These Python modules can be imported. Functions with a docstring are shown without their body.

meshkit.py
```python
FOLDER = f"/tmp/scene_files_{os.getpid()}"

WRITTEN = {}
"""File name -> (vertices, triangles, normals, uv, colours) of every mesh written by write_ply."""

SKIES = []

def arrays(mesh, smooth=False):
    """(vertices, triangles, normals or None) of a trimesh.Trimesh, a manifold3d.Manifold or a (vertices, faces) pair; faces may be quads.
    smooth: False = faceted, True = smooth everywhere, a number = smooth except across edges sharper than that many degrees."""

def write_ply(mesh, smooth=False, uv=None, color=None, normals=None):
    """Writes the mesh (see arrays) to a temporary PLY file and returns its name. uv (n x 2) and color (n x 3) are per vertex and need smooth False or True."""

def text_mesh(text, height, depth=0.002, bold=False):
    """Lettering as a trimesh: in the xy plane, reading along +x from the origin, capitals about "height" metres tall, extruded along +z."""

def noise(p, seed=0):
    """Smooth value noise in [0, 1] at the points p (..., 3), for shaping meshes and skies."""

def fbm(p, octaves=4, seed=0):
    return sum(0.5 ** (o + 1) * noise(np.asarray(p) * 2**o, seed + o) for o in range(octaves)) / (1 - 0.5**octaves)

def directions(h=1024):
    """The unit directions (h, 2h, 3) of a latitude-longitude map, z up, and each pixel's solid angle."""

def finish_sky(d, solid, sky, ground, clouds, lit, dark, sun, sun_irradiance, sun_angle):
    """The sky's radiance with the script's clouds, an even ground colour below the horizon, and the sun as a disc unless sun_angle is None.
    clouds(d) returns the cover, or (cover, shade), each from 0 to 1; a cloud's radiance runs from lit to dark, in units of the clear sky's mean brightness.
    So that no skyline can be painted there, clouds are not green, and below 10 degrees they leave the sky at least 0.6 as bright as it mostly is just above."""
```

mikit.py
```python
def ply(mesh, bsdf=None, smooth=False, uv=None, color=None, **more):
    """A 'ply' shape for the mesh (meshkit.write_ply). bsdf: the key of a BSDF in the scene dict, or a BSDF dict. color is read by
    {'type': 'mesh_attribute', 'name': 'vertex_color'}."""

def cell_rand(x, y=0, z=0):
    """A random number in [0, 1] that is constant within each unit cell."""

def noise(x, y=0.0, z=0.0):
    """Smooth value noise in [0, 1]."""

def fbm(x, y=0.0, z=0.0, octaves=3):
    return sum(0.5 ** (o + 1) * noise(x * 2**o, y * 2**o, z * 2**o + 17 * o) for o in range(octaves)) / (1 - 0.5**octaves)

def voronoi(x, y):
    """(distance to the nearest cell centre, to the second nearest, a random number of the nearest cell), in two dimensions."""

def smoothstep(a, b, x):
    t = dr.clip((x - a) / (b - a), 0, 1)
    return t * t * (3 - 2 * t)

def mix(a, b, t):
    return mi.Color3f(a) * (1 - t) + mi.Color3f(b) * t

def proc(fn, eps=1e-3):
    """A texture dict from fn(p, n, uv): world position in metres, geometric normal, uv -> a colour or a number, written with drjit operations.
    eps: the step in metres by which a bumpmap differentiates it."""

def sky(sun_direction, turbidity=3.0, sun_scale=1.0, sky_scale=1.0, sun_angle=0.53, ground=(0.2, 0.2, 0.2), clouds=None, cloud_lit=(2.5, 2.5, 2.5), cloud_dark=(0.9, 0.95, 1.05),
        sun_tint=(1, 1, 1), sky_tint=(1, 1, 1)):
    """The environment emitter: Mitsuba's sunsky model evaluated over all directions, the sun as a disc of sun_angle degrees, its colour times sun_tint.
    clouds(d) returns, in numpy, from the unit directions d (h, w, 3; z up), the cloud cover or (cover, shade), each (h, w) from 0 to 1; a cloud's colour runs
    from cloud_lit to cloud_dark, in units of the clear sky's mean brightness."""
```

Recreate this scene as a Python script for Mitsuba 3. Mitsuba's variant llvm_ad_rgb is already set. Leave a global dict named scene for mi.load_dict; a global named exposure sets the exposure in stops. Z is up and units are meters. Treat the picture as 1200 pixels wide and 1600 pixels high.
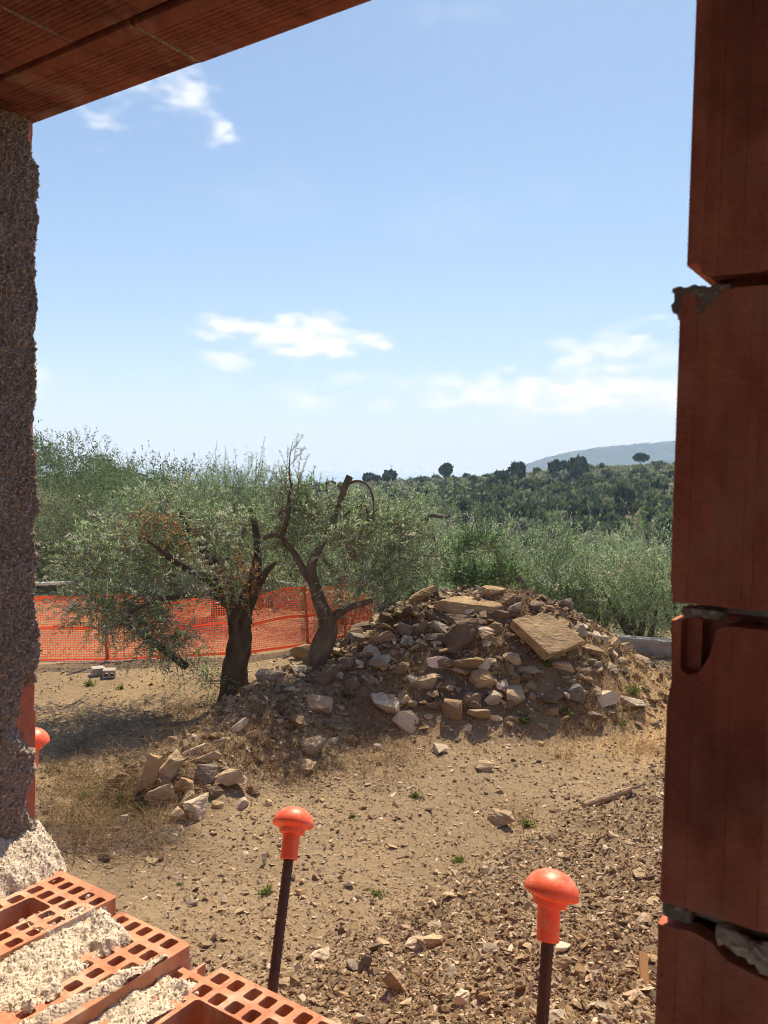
import math
import numpy as np
import trimesh
import drjit as dr
import mitsuba as mi
import mikit
import meshkit
import manifold3d as m3
from shapely.geometry import Polygon, box as sbox
from scipy.interpolate import PchipInterpolator, CubicSpline
from scipy.spatial import ConvexHull

T = mi.ScalarTransform4f
scene, labels = {}, {}

# ------------------------------------------------------------------ camera, sky, exposure
FPX, EYE = 1300.0, np.array([0, 0, 2.9])
pit, rol = math.radians(2.95), math.radians(1.0)
CF = np.array([0, math.cos(pit), -math.sin(pit)])
_U0, _R0 = np.array([0, math.sin(pit), math.cos(pit)]), np.array([1.0, 0, 0])
CR = math.cos(rol) * _R0 + math.sin(rol) * _U0
CU = math.cos(rol) * _U0 - math.sin(rol) * _R0
scene['camera'] = {'type': 'thinlens', 'fov': math.degrees(2 * math.atan(600 / FPX)), 'fov_axis': 'x', 'near_clip': 0.02, 'far_clip': 90000.0,
                   'aperture_radius': 0.0007, 'focus_distance': 5.0, 'medium': {'type': 'ref', 'id': 'air'},
                   'to_world': T().look_at(origin=EYE.tolist(), target=(EYE + CF).tolist(), up=CU.tolist())}
SUN_AZ, SUN_EL = math.radians(15), math.radians(55)      # azimuth to the right of straight ahead
SUN = [math.sin(SUN_AZ) * math.cos(SUN_EL), math.cos(SUN_AZ) * math.cos(SUN_EL), math.sin(SUN_EL)]


def clouds(d):
    az = np.degrees(np.arctan2(d[..., 0], d[..., 1]))
    el = np.degrees(np.arcsin(np.clip(d[..., 2], -1, 1)))
    q = np.stack([az * .20, el * .42, 0 * az], -1)
    warp = meshkit.fbm(q * 1.6 + 3.1, 3, seed=11) - .5
    fine = meshkit.fbm(q * np.array([4.2, 5.2, 1]) + 9, 5, seed=5) - .5
    cover = np.zeros(az.shape)
    # az, el, half width, half height (degrees), density, softness: cumulus shreds low over the sea, wisps higher up
    for a0, e0, wa, we, s, soft in ((-8.2, 8.7, 4.6, .85, 1.0, .45), (-4.9, 8.7, 4.6, 1.25, 1.0, .4), (-4.9, 9.5, 2.6, 1.05, .95, .4), (-10.6, 9.4, 2.2, .75, .9, .5), (-12.2, 6.8, 2.0, .8, .8, .6), (-5.1, 4.8, 2.0, .8, .7, .7), (-2.0, 6.2, 1.6, .5, .38, .8),
                                    (8, 5.3, 7, 1.3, .95, .6), (13.5, 5.3, 8.5, 1.9, 1.0, .55), (19, 5.2, 7, 2.0, 1.0, .55), (15.4, 8.0, 3.2, 1.4, .75, .6), (12.2, 8.4, 1.6, .5, .5, .6), (18.5, 7.6, 2.5, 1.0, .5, .6), (1.5, 5.9, 2.5, .5, .4, .8),
                                    (-16.2, 25.4, 4.0, 3.8, .9, .95), (-18.2, 24.6, 3.8, 2.6, .75, .9), (-13.4, 23.4, 2.4, 1.6, .7, .8), (-11.2, 21.3, 1.0, .9, .75, .6), (-20.5, 22.2, 2, .8, .25, .9), (2.6, 27.8, 4.5, .7, .14, 1), (8.8, 29, 3, .5, .10, 1), (-8, 17.5, 5, 2, .07, 1), (5, 17, 6, 2, .08, 1), (-23, 4.8, 1.6, .8, .6, .6),
                                    (33, 8, 7, 1.6, .8, .5), (-40, 7, 7, 1.6, .7, .5), (60, 10, 11, 2.4, .7, .5), (-75, 11, 11, 2.4, .7, .5), (110, 12, 12, 2.4, .6, .5), (-120, 12, 12, 2.4, .6, .5), (165, 12, 12, 2.4, .6, .5), (-165, 9, 9, 1.6, .5, .5), (40, 30, 7, 3, .4, .8), (-70, 32, 8, 3, .4, .8), (130, 34, 8, 3, .4, .8)):
        r = np.sqrt(((az - a0 + 2.2 * warp * wa) / wa) ** 2 + ((el - e0 + 1.6 * warp * we) / we) ** 2)
        e = 1.16 - r + 1.25 * fine * (1 + .5 * soft)
        cover = np.maximum(cover, s * np.clip(e / (.25 + 1.1 * soft), 0, 1) ** (1 + .5 * soft))
    veil = .16 * np.exp(-((el - 2.5) / 4.0) ** 2)
    cover = np.clip(cover * .9 + veil * (1 - cover), 0, 1)
    return cover, np.clip(.22 - .9 * fine, 0, 1)


scene['sky'] = mikit.sky(SUN, turbidity=2.6, clouds=clouds, cloud_lit=(3.5, 3.45, 3.4), cloud_dark=(2.2, 2.35, 2.55), ground=(.22, .18, .13), sky_tint=(.99, 1.045, 1.11), sky_scale=1.04, sun_scale=1.3, sun_tint=(1.04, 1.0, .93))
exposure = 2.03
HAZE = 1.7e-4
scene['air'] = {'type': 'homogeneous', 'albedo': {'type': 'rgb', 'value': [.76, .85, .955]}, 'sigma_t': {'type': 'rgb', 'value': [HAZE * .80, HAZE, HAZE * 1.30]}}
scene['haze'] = {'type': 'cube', 'to_world': T().translate([0, 0, 190]).scale([31000, 31000, 311]), 'bsdf': {'type': 'null'}, 'interior': {'type': 'ref', 'id': 'air'}}
labels['haze'] = {'label': 'thin summer haze lying over the valley and the sea', 'category': 'haze', 'kind': 'stuff'}

# ------------------------------------------------------------------ helpers
rng = np.random.default_rng(7)


def ray(px, py):
    px, py = np.asarray(px, float), np.asarray(py, float)
    return CF + CR * ((px - 600) / FPX)[..., None] - CU * ((py - 800) / FPX)[..., None]


def P(px, py, y):
    """The place at distance y (metres ahead) in the direction of a spot of the photograph."""
    d = ray(px, py)
    return EYE + d * (y / d[..., 1:2] if d.ndim > 1 else y / d[1])


def numbered(name):
    if name not in labels and name not in scene and not any(k.startswith(name + '__') for k in scene):
        return name
    k = 1
    while f'{name}_{k:03d}' in labels or f'{name}_{k:03d}' in scene:
        k += 1
    return f'{name}_{k:03d}'


_count = {}


def child(name):
    k = _count.get(name, 0)
    _count[name] = k + 1
    return name if k == 0 else f'{name}_{k:03d}'


def tag(key, label=None, cat=None, group=None, kind=None):
    labels[key] = {k: v for k, v in (('label', label), ('category', cat), ('group', group), ('kind', kind)) if v}
    return key


def thing(name, label, cat, group=None):
    return tag(numbered(name), label, cat, group)


def obj(key, mesh, bsdf, smooth=False, color=None, uv=None):
    if color is not None and smooth not in (False, True):
        smooth = True
    scene[key] = mikit.ply(mesh, bsdf, smooth=smooth, color=color, uv=uv)
    return key


def part(parent, name, mesh, bsdf, smooth=False, color=None, label=None, kind=None):
    key = child(f'{parent}__{name}')
    obj(key, mesh, bsdf, smooth, color)
    if label or kind:
        tag(key, label, kind=kind)
    return key


def unit(v):
    return v / np.maximum(np.linalg.norm(v, axis=-1, keepdims=True), 1e-12)


def sstep(a, b, x):
    t = np.clip((np.asarray(x, float) - a) / (b - a), 0, 1)
    return t * t * (3 - 2 * t)


def nz(x, y, f, seed=0, o=3):
    return meshkit.fbm(np.stack([np.asarray(x) * f, np.asarray(y) * f, 0 * np.asarray(x) + .37], -1), o, seed) - .5


def join(items):
    vs, fs, cs, n = [], [], [], 0
    for v, f, c in items:
        vs.append(v); fs.append(np.asarray(f) + n); cs.append(np.broadcast_to(c, v.shape)); n += len(v)
    return (np.vstack(vs), np.vstack(fs)), np.vstack(cs)


def grid_faces(nu, nv):
    i, j = np.meshgrid(np.arange(nu - 1), np.arange(nv - 1), indexing='ij')
    a = i * nv + j
    return np.stack([a, a + nv, a + nv + 1, a + 1], -1).reshape(-1, 4)


def quads(q):
    q = np.asarray(q)
    return np.vstack([q[:, [0, 1, 2]], q[:, [0, 2, 3]]])


# ------------------------------------------------------------------ materials
def C3(r, g, b):
    return mi.Color3f(r, g, b)


WAX, WAY = -math.sin(math.radians(56)), math.cos(math.radians(56))      # direction along the brick wall


def clay_mix(lo, hi, dusty, amount):
    def col(p, n, uv):
        across = p.x * WAX + p.y * WAY
        band = mikit.noise(across * 55, p.z * .8, 3) * .6 + mikit.noise(across * 240, p.z * 2.5, 7) * .4
        big = mikit.fbm(p.x * 9, p.y * 9, p.z * 6)
        mid = mikit.fbm(p.x * 60, p.y * 60, p.z * 22)
        fine = mikit.noise(p.x * 420, p.y * 420, p.z * 420)
        dust = mikit.smoothstep(.50, .78, mikit.fbm(p.x * 24 + 5, p.y * 24, p.z * 24, 4))
        stain = mikit.smoothstep(.60, .75, mikit.fbm(p.x * 14 + 9, p.y * 14, p.z * 7, 4))
        c = mikit.mix(lo, hi, mikit.smoothstep(.25, .75, big * .5 + mid * .5))
        c = c * (.86 + .26 * fine) * (1 - .38 * stain) * (.80 + .40 * band)
        return mikit.mix(c, dusty, dust * amount)
    return col


clay_col = clay_mix((.42, .182, .108), (.61, .315, .20), (.62, .49, .38), .72)        # sill blocks: paler clay, strong sunlight put into the colour
jamb_col = clay_mix((.40, .118, .078), (.58, .205, .135), (.50, .33, .25), .30)        # redder blocks of the jambs
shaded_lintel_col = clay_mix((.19, .068, .048), (.33, .118, .084), (.36, .25, .19), .5)     # lintel tiles: darker clay, their shade put into the colour


def clay_bump(p, n, uv):
    return mikit.fbm(p.x * 130, p.y * 130, p.z * 45) * .0011 + mikit.noise(p.x * 700, p.y * 700, p.z * 300) * .00025


def mortar_col(p, n, uv):
    a = mikit.fbm(p.x * 30, p.y * 30, p.z * 30)
    g = mikit.noise(p.x * 300, p.y * 300, p.z * 300)
    return mikit.mix((.52, .46, .375), (.70, .625, .53), a) * (.75 + .45 * g)


def coat_col(p, n, uv):
    a = mikit.fbm(p.x * 18, p.y * 18, p.z * 18)
    g = mikit.smoothstep(.62, .85, mikit.noise(p.x * 330, p.y * 330, p.z * 330))
    c = mikit.mix((.195, .166, .146), (.305, .266, .238), a)
    return mikit.mix(c, (.55, .49, .42), g * .8)


def mortar_bump(p, n, uv):
    return mikit.noise(p.x * 420, p.y * 420, p.z * 420) * .0012


def soil_bump(p, n, uv):
    return mikit.fbm(p.x * 28, p.y * 28, p.z * 28) * .016 + mikit.noise(p.x * 170, p.y * 170, p.z * 170) * .003


def rock_bump(p, n, uv):
    return mikit.fbm(p.x * 30, p.y * 30, p.z * 60) * .018 + mikit.noise(p.x * 200, p.y * 200, p.z * 200) * .0012


def bark_bump(p, n, uv):
    return mikit.fbm(p.x * 38, p.y * 38, p.z * 12) * .022


def concrete_col(p, n, uv):
    return mikit.mix((.25, .235, .21), (.42, .40, .36), mikit.fbm(p.x * 6, p.y * 6, p.z * 9)) * (.85 + .3 * mikit.noise(p.x * 60, p.y * 60, p.z * 60))


def rust_col(p, n, uv):
    return mikit.mix((.035, .025, .021), (.105, .056, .036), mikit.fbm(p.x * 90, p.y * 90, p.z * 60))


def cap_col(p, n, uv):
    d = mikit.fbm(p.x * 40, p.y * 40, p.z * 40)
    dust = mikit.smoothstep(.48, .75, mikit.fbm(p.x * 75 + 3, p.y * 75, p.z * 110, 4))
    scuff = mikit.smoothstep(.66, .74, mikit.noise(p.x * 300, p.y * 300, p.z * 900))
    c = mikit.mix((.88, .115, .045), (.80, .15, .07), d)
    return mikit.mix(mikit.mix(c, (.72, .36, .24), dust * .38), (.86, .42, .30), scuff * .25)


def sea_bump(p, n, uv):
    return mikit.fbm(p.x * .05, p.y * .05, 0) * 2.0


VC = {'type': 'mesh_attribute', 'name': 'vertex_color'}


def two(b):
    return {'type': 'twosided', 'bsdf': b}


def rough(col, bump=None, eps=1e-3, r=.9, spec=.25):
    b = {'type': 'principled', 'base_color': col, 'roughness': r, 'specular': spec}
    if bump:
        b = {'type': 'bumpmap', 'nested': mikit.proc(bump, eps), 'scale': 1.0, 'b': b}
    return two(b)


def rgb(r, g, b):
    return {'type': 'rgb', 'value': [r, g, b]}


scene['clay'] = rough(mikit.proc(clay_col), clay_bump, 4e-4, .85)
scene['jamb_clay'] = rough(mikit.proc(jamb_col), clay_bump, 4e-4, .85)
scene['shaded_lintel_clay'] = rough(mikit.proc(shaded_lintel_col), clay_bump, 4e-4, .85)
scene['mortar'] = rough(mikit.proc(mortar_col), mortar_bump, 4e-4, .95, .1)
scene['grey_mortar'] = rough(mikit.proc(coat_col), mortar_bump, 4e-4, .95, .1)  # darker copy of the mortar, shade of the jamb put into its colour
scene['concrete'] = rough(mikit.proc(concrete_col), None, r=.92)
scene['soil'] = rough(VC, soil_bump, 3e-3, .95, .15)
scene['pebble'] = rough(VC, None, r=.85, spec=.3)
scene['rock'] = rough(VC, rock_bump, 1.5e-3, .82, .3)
scene['bark'] = rough(VC, bark_bump, 2e-3, .95, .1)
scene['rust'] = rough(mikit.proc(rust_col), None, r=.75, spec=.4)
scene['cap_plastic'] = two({'type': 'principled', 'base_color': mikit.proc(cap_col), 'roughness': .42, 'specular': .4})
scene['leaf'] = {'type': 'principledthin', 'base_color': VC, 'roughness': .5, 'diff_trans': 1.0, 'spec_trans': 0.0, 'eta': 1.4}
scene['straw'] = {'type': 'principledthin', 'base_color': VC, 'roughness': .7, 'diff_trans': .6, 'spec_trans': 0.0, 'eta': 1.3}
scene['far_leaf'] = two({'type': 'diffuse', 'reflectance': VC})
scene['net_plastic'] = {'type': 'principledthin', 'base_color': rgb(.80, .135, .06), 'roughness': .5, 'diff_trans': .8, 'spec_trans': 0.0, 'eta': 1.4}
scene['timber'] = rough(rgb(.34, .20, .10), None, r=.9)
scene['white_metal'] = rough(rgb(.62, .62, .60), None, r=.5)
scene['water'] = two({'type': 'principled', 'base_color': rgb(.20, .33, .46), 'roughness': .8, 'specular': .15})  # light blue base stands in for sky reflected off the water

# ------------------------------------------------------------------ lie of the land
_wx = np.array([-60, -14, -6, -2.57, -.9, 3.7, 4.45, 9, 16, 60.])
_wy = np.array([40, 24, 20.7, 18.6, 16.7, 13.5, 13.2, 12.2, 11.5, 8.])
_tab = PchipInterpolator([-60, 0, 14, 30, 60, 110, 170, 250, 350, 450, 520, 700, 1000, 1500, 4000], [0, 0, 0, -1.5, -8, -16, -19, -12, -2.5, 4, 4.5, -15, -62, -85, -90])
_ridge = PchipInterpolator([-3000, -100, -55, 7, 35, 69, 104, 200, 3000], [-17, -17, -15.5, -11, -9.5, -7.2, -2.6, 2, 6])
_left = PchipInterpolator([-3000, -200, -60, -35, -23, -10, 0, 40, 3000], [18.5, 18.5, 13.5, 10.9, 8.6, 4.2, 0, 0, 0])


def seg_bump(x, y, pts):
    """A bank along a line of (x, y, height, half width)."""
    out = np.zeros(np.shape(x))
    for (x0, y0, h0, w0), (x1, y1, h1, w1) in zip(pts[:-1], pts[1:]):
        dx, dy = x1 - x0, y1 - y0
        t = np.clip(((x - x0) * dx + (y - y0) * dy) / (dx * dx + dy * dy), 0, 1)
        d = np.hypot(x - x0 - t * dx, y - y0 - t * dy)
        out = np.maximum(out, (h0 + t * (h1 - h0)) * (1 - sstep(.1, 1, d / (w0 + t * (w1 - w0)))))
    return out


def spoil(x, y):
    s = ((x + .6) * 3.6 - (y - 4.6) * 3.4) / math.hypot(3.6, 3.4) + .35 * nz(x, y, .6, 21)
    return s


def pile_h(x, y):
    r = np.sqrt(((x - 1.3) / 2.95) ** 2 + ((y - 10.75) / 2.05) ** 2) + .16 * nz(x, y, .9, 3)
    return 1.30 * (1 - sstep(.12, 1.02, r)) ** .85


def bank_h(x, y):
    return seg_bump(x, y, [(.5, 10.2, .95, 1.5), (-.9, 9.7, .52, 1.35), (-1.35, 8.5, .40, 1.05), (-1.85, 7.5, .20, .9)])


def height(x, y, fine=True):
    x, y = np.asarray(x, float), np.asarray(y, float)
    yw = np.interp(x, _wx, _wy)
    z = _tab(np.maximum(y, -50)) + _ridge(x) * sstep(150, 400, y) * (1 - sstep(900, 1500, y)) + _left(x) * sstep(17, 60, y) * (1 - sstep(130, 240, y))
    z = z - 1.45 * sstep(.05, .5, y - yw) * (1 - sstep(60, 120, y)) * (1 - sstep(3, 9, -x))
    near = 1 - sstep(18, 30, y)
    z = z + near * np.maximum(pile_h(x, y), bank_h(x, y))
    s = spoil(x, y)
    z = z + near * (.60 * sstep(-.1, 2.6, s) + .13 * sstep(-.12, .38, s))
    if fine:
        z = z + near * (.16 * nz(x, y, .55, 1) + .05 * nz(x, y, 2.2, 2))
        rough_ = sstep(-.15, .3, s) * near
        z = z + rough_ * (.15 * nz(x, y, 3.0, 5) + .10 * nz(x, y, 8, 6)) + near * .022 * nz(x, y, 13, 8)
        z = z + sstep(60, 160, y) * 2.0 * nz(x, y, .03, 9)
    return z


def ground_hit(px, py, lo=2.0, hi=60.0, n=900):
    """Where the line of sight meets the ground."""
    d = ray(px, py)
    t = np.geomspace(lo, hi, n)
    q = EYE + d * (t / d[1])[:, None]
    under = np.nonzero(q[:, 2] < height(q[:, 0], q[:, 1]))[0]
    k = under[0] if len(under) else n - 1
    return np.array([q[k, 0], q[k, 1], float(height(q[k, 0], q[k, 1]))])


gx = np.concatenate([-np.geomspace(6.4, 1800, 58)[::-1], np.arange(-6.3, 5.6, .05), np.geomspace(5.65, 1800, 58)])
gy = np.concatenate([np.linspace(-30, .5, 8), np.geomspace(1.2, 17, 390), np.geomspace(17.4, 1900, 130)])
GX, GY = np.meshgrid(gx, gy, indexing='ij')
GZ = height(GX, GY)
soil_a, soil_b, soil_dark, straw_c = np.array([.212, .166, .106]), np.array([.136, .102, .063]), np.array([.125, .090, .060]), np.array([.42, .30, .155])


def soil_color(x, y):
    a = nz(x, y, 1.3, 31, 4)[..., None]
    b = nz(x, y, 9, 33, 3)[..., None]
    c = soil_a * (1 + .55 * a + .35 * b)
    s = spoil(x, y)[..., None]
    c = c * (1 - .5 * sstep(-.1, .5, s)) + .5 * sstep(-.1, .5, s) * soil_b * (1 + .8 * b)
    pl = np.maximum(pile_h(x, y), 0)[..., None]
    c = c + (soil_b * .72 - c) * sstep(.05, .35, pl) * .85
    # litter and old leaves on the flat ground at the left, one dark grey patch, straw-dry grass round the heap's right foot
    litter = (sstep(-.02, .14, nz(x, y, 1.1, 41)) * sstep(-.9, -1.6, x) * (1 - sstep(9.2, 10.4, y)))[..., None]
    c = c + (np.array([.15, .118, .075]) - c) * litter * .6
    dark_patch = 1.25 * np.exp(-((x + 2.15) / .75) ** 2 - ((y - 6.35) / .32) ** 2)  # one darker grey oval with a ragged edge
    dark_patch = sstep(.35, .75, dark_patch + .8 * nz(x, y, 3.5, 43))[..., None]
    c = c + (np.array([.095, .085, .078]) - c) * dark_patch * .95
    dry = (np.exp(-((x - 3.6) / 1.25) ** 2 - ((y - 9.6) / 1.5) ** 2) * (.6 + 1.4 * sstep(-.2, .2, nz(x, y, 2.3, 47))))[..., None]
    c = c + (straw_c - c) * np.clip(dry, 0, 1) * .75
    yellow = (sstep(-.05, .2, nz(x, y, .8, 51)) * sstep(-1.2, -2.0, x) * (1 - sstep(12, 14, y)))[..., None]
    c = c + (np.array([.37, .265, .13]) - c) * yellow * .35
    far = sstep(22, 40, y)[..., None]
    patch = sstep(.05, .15, nz(x, y, .06, 55))[..., None]
    c = c + (np.array([.15, .15, .082]) * (1 - patch) + np.array([.29, .215, .15]) * patch - c) * far
    return np.clip(c, .02, .8)


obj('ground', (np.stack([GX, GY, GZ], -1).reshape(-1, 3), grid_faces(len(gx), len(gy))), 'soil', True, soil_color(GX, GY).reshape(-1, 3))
tag('ground', 'dry stony yard running down into a wooded valley', kind='structure')

# sea and the far headland
obj('sea', (np.array([[-30000, 900, -62], [30000, 900, -62], [30000, 30000, -62], [-30000, 30000, -62.]]), np.array([[0, 1, 2, 3]])), 'water')
tag('sea', 'pale hazy sea beyond the hills', kind='structure')
mx = np.linspace(300, 3120, 260)
my = np.linspace(-1, 1, 41)
ridge_z = PchipInterpolator([240, 456, 554, 720, 914, 1108, 1246, 1620, 2160, 3180], [-120, -80, 8, 72, 112, 134, 146, 198, 246, 180])(mx)
MX, MY = np.meshgrid(mx, my, indexing='ij')
MZ = -130 + (ridge_z[:, None] + 130) * (1 - np.abs(MY) ** 1.3) * (1 + .5 * nz(MX, MY * 540, .0027, 61, 5) * np.abs(MY) ** .5) + 14 * nz(MX, MY * 540, .02, 62, 4)
mcol = np.array([.055, .075, .035]) * (1 + 1.2 * nz(MX, MY * 540, .01, 63, 4))[..., None]
obj('far_headland', (np.stack([MX, 3600 + MY * 540, MZ], -1).reshape(-1, 3), grid_faces(len(mx), len(my))), 'far_leaf', True, np.clip(mcol, .01, 1).reshape(-1, 3))
tag('far_headland', 'blue hazy wooded headland beyond the valley', kind='structure')

# ------------------------------------------------------------------ the unfinished house: wall with the window opening we look through
waz = math.radians(56)
WA, WN = np.array([-math.sin(waz), math.cos(waz), 0]), np.array([math.cos(waz), math.sin(waz), 0])
WM = np.eye(4)
WM[:3, 0], WM[:3, 1], WM[:3, 2], WM[:3, 3] = WA, WN, [0, 0, 1], EYE      # (along the wall, through the wall, up from eye height) -> world
NI, NO = .53, .788                                                      # inner and outer face


def wall_mesh(m):
    if hasattr(m, 'to_mesh'):
        k = m.to_mesh()
        m = trimesh.Trimesh(k.vert_properties[:, :3], k.tri_verts, process=False)
    m = m.copy()
    m.apply_transform(WM)
    v = m.vertices[m.faces]
    return m


def prism(poly, z0, z1):
    m = trimesh.creation.extrude_polygon(poly, z1 - z0, engine='earcut')
    m.apply_translation([0, 0, z0])
    return m


def solid(poly, z0, z1):
    polys = [np.array(poly.exterior.coords)[:-1]] + [np.array(h.coords)[:-1] for h in poly.interiors]
    return m3.Manifold.extrude(m3.CrossSection(polys, m3.FillRule.EvenOdd), z1 - z0).translate([0, 0, z0])


def wbox(a0, a1, n0, n1, z0, z1):
    return m3.Manifold.cube([a1 - a0, n1 - n0, z1 - z0]).translate([a0, n0, z0])


def slot(a, n, wa, wn, r=.0035):
    return sbox(a - wa / 2 + r, n - wn / 2 + r, a + wa / 2 - r, n + wn / 2 - r).buffer(r, quad_segs=2)


def cell_block(a0, a1, n0, n1, cols, rows, wa, wn, big=None, jit=.0012, seed=0, corner=.006):
    """Plan of a hollow clay block: slots on a grid, and the wide grip hole."""
    g = np.random.default_rng(seed)
    p = sbox(a0 + corner, n0 + corner, a1 - corner, n1 - corner).buffer(corner, quad_segs=3)
    for a in cols:
        for n in rows:
            if big and big[0] - .006 < a < big[1] + .006 and big[2] - .006 < n < big[3] + .006:
                continue
            p = p.difference(slot(a + g.uniform(-jit, jit), n + g.uniform(-jit, jit), wa * g.uniform(.92, 1.06), wn * g.uniform(.94, 1.05)))
    if big:
        p = p.difference(sbox(big[0] + .006, big[2] + .006, big[1] - .006, big[3] - .006).buffer(.006, quad_segs=3))
    return p


def notch(poly, z0, z1):
    """A thin prism in (along, up) pushed through the wall: for chips."""
    q = m3.Manifold.extrude(m3.CrossSection([np.array(poly)], m3.FillRule.NonZero), z1 - z0)
    return q.transform(np.array([[1, 0, 0, 0], [0, 0, -1, z1], [0, 1, 0, 0]], float))


def roughen(man, edge, amp, freq, seed, cutoff=None):
    man = man.refine_to_length(edge)
    k = man.to_mesh()
    m = trimesh.Trimesh(k.vert_properties[:, :3].astype(float), k.tri_verts, process=True)
    n = m.vertex_normals
    a = meshkit.fbm(m.vertices * freq, 3, seed) - .5
    m.vertices = m.vertices + n * (a * 2 * amp)[:, None]
    return m


wall = thing('brick_wall', 'unfinished red hollow-block wall framing the window opening in the foreground', 'wall')

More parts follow.
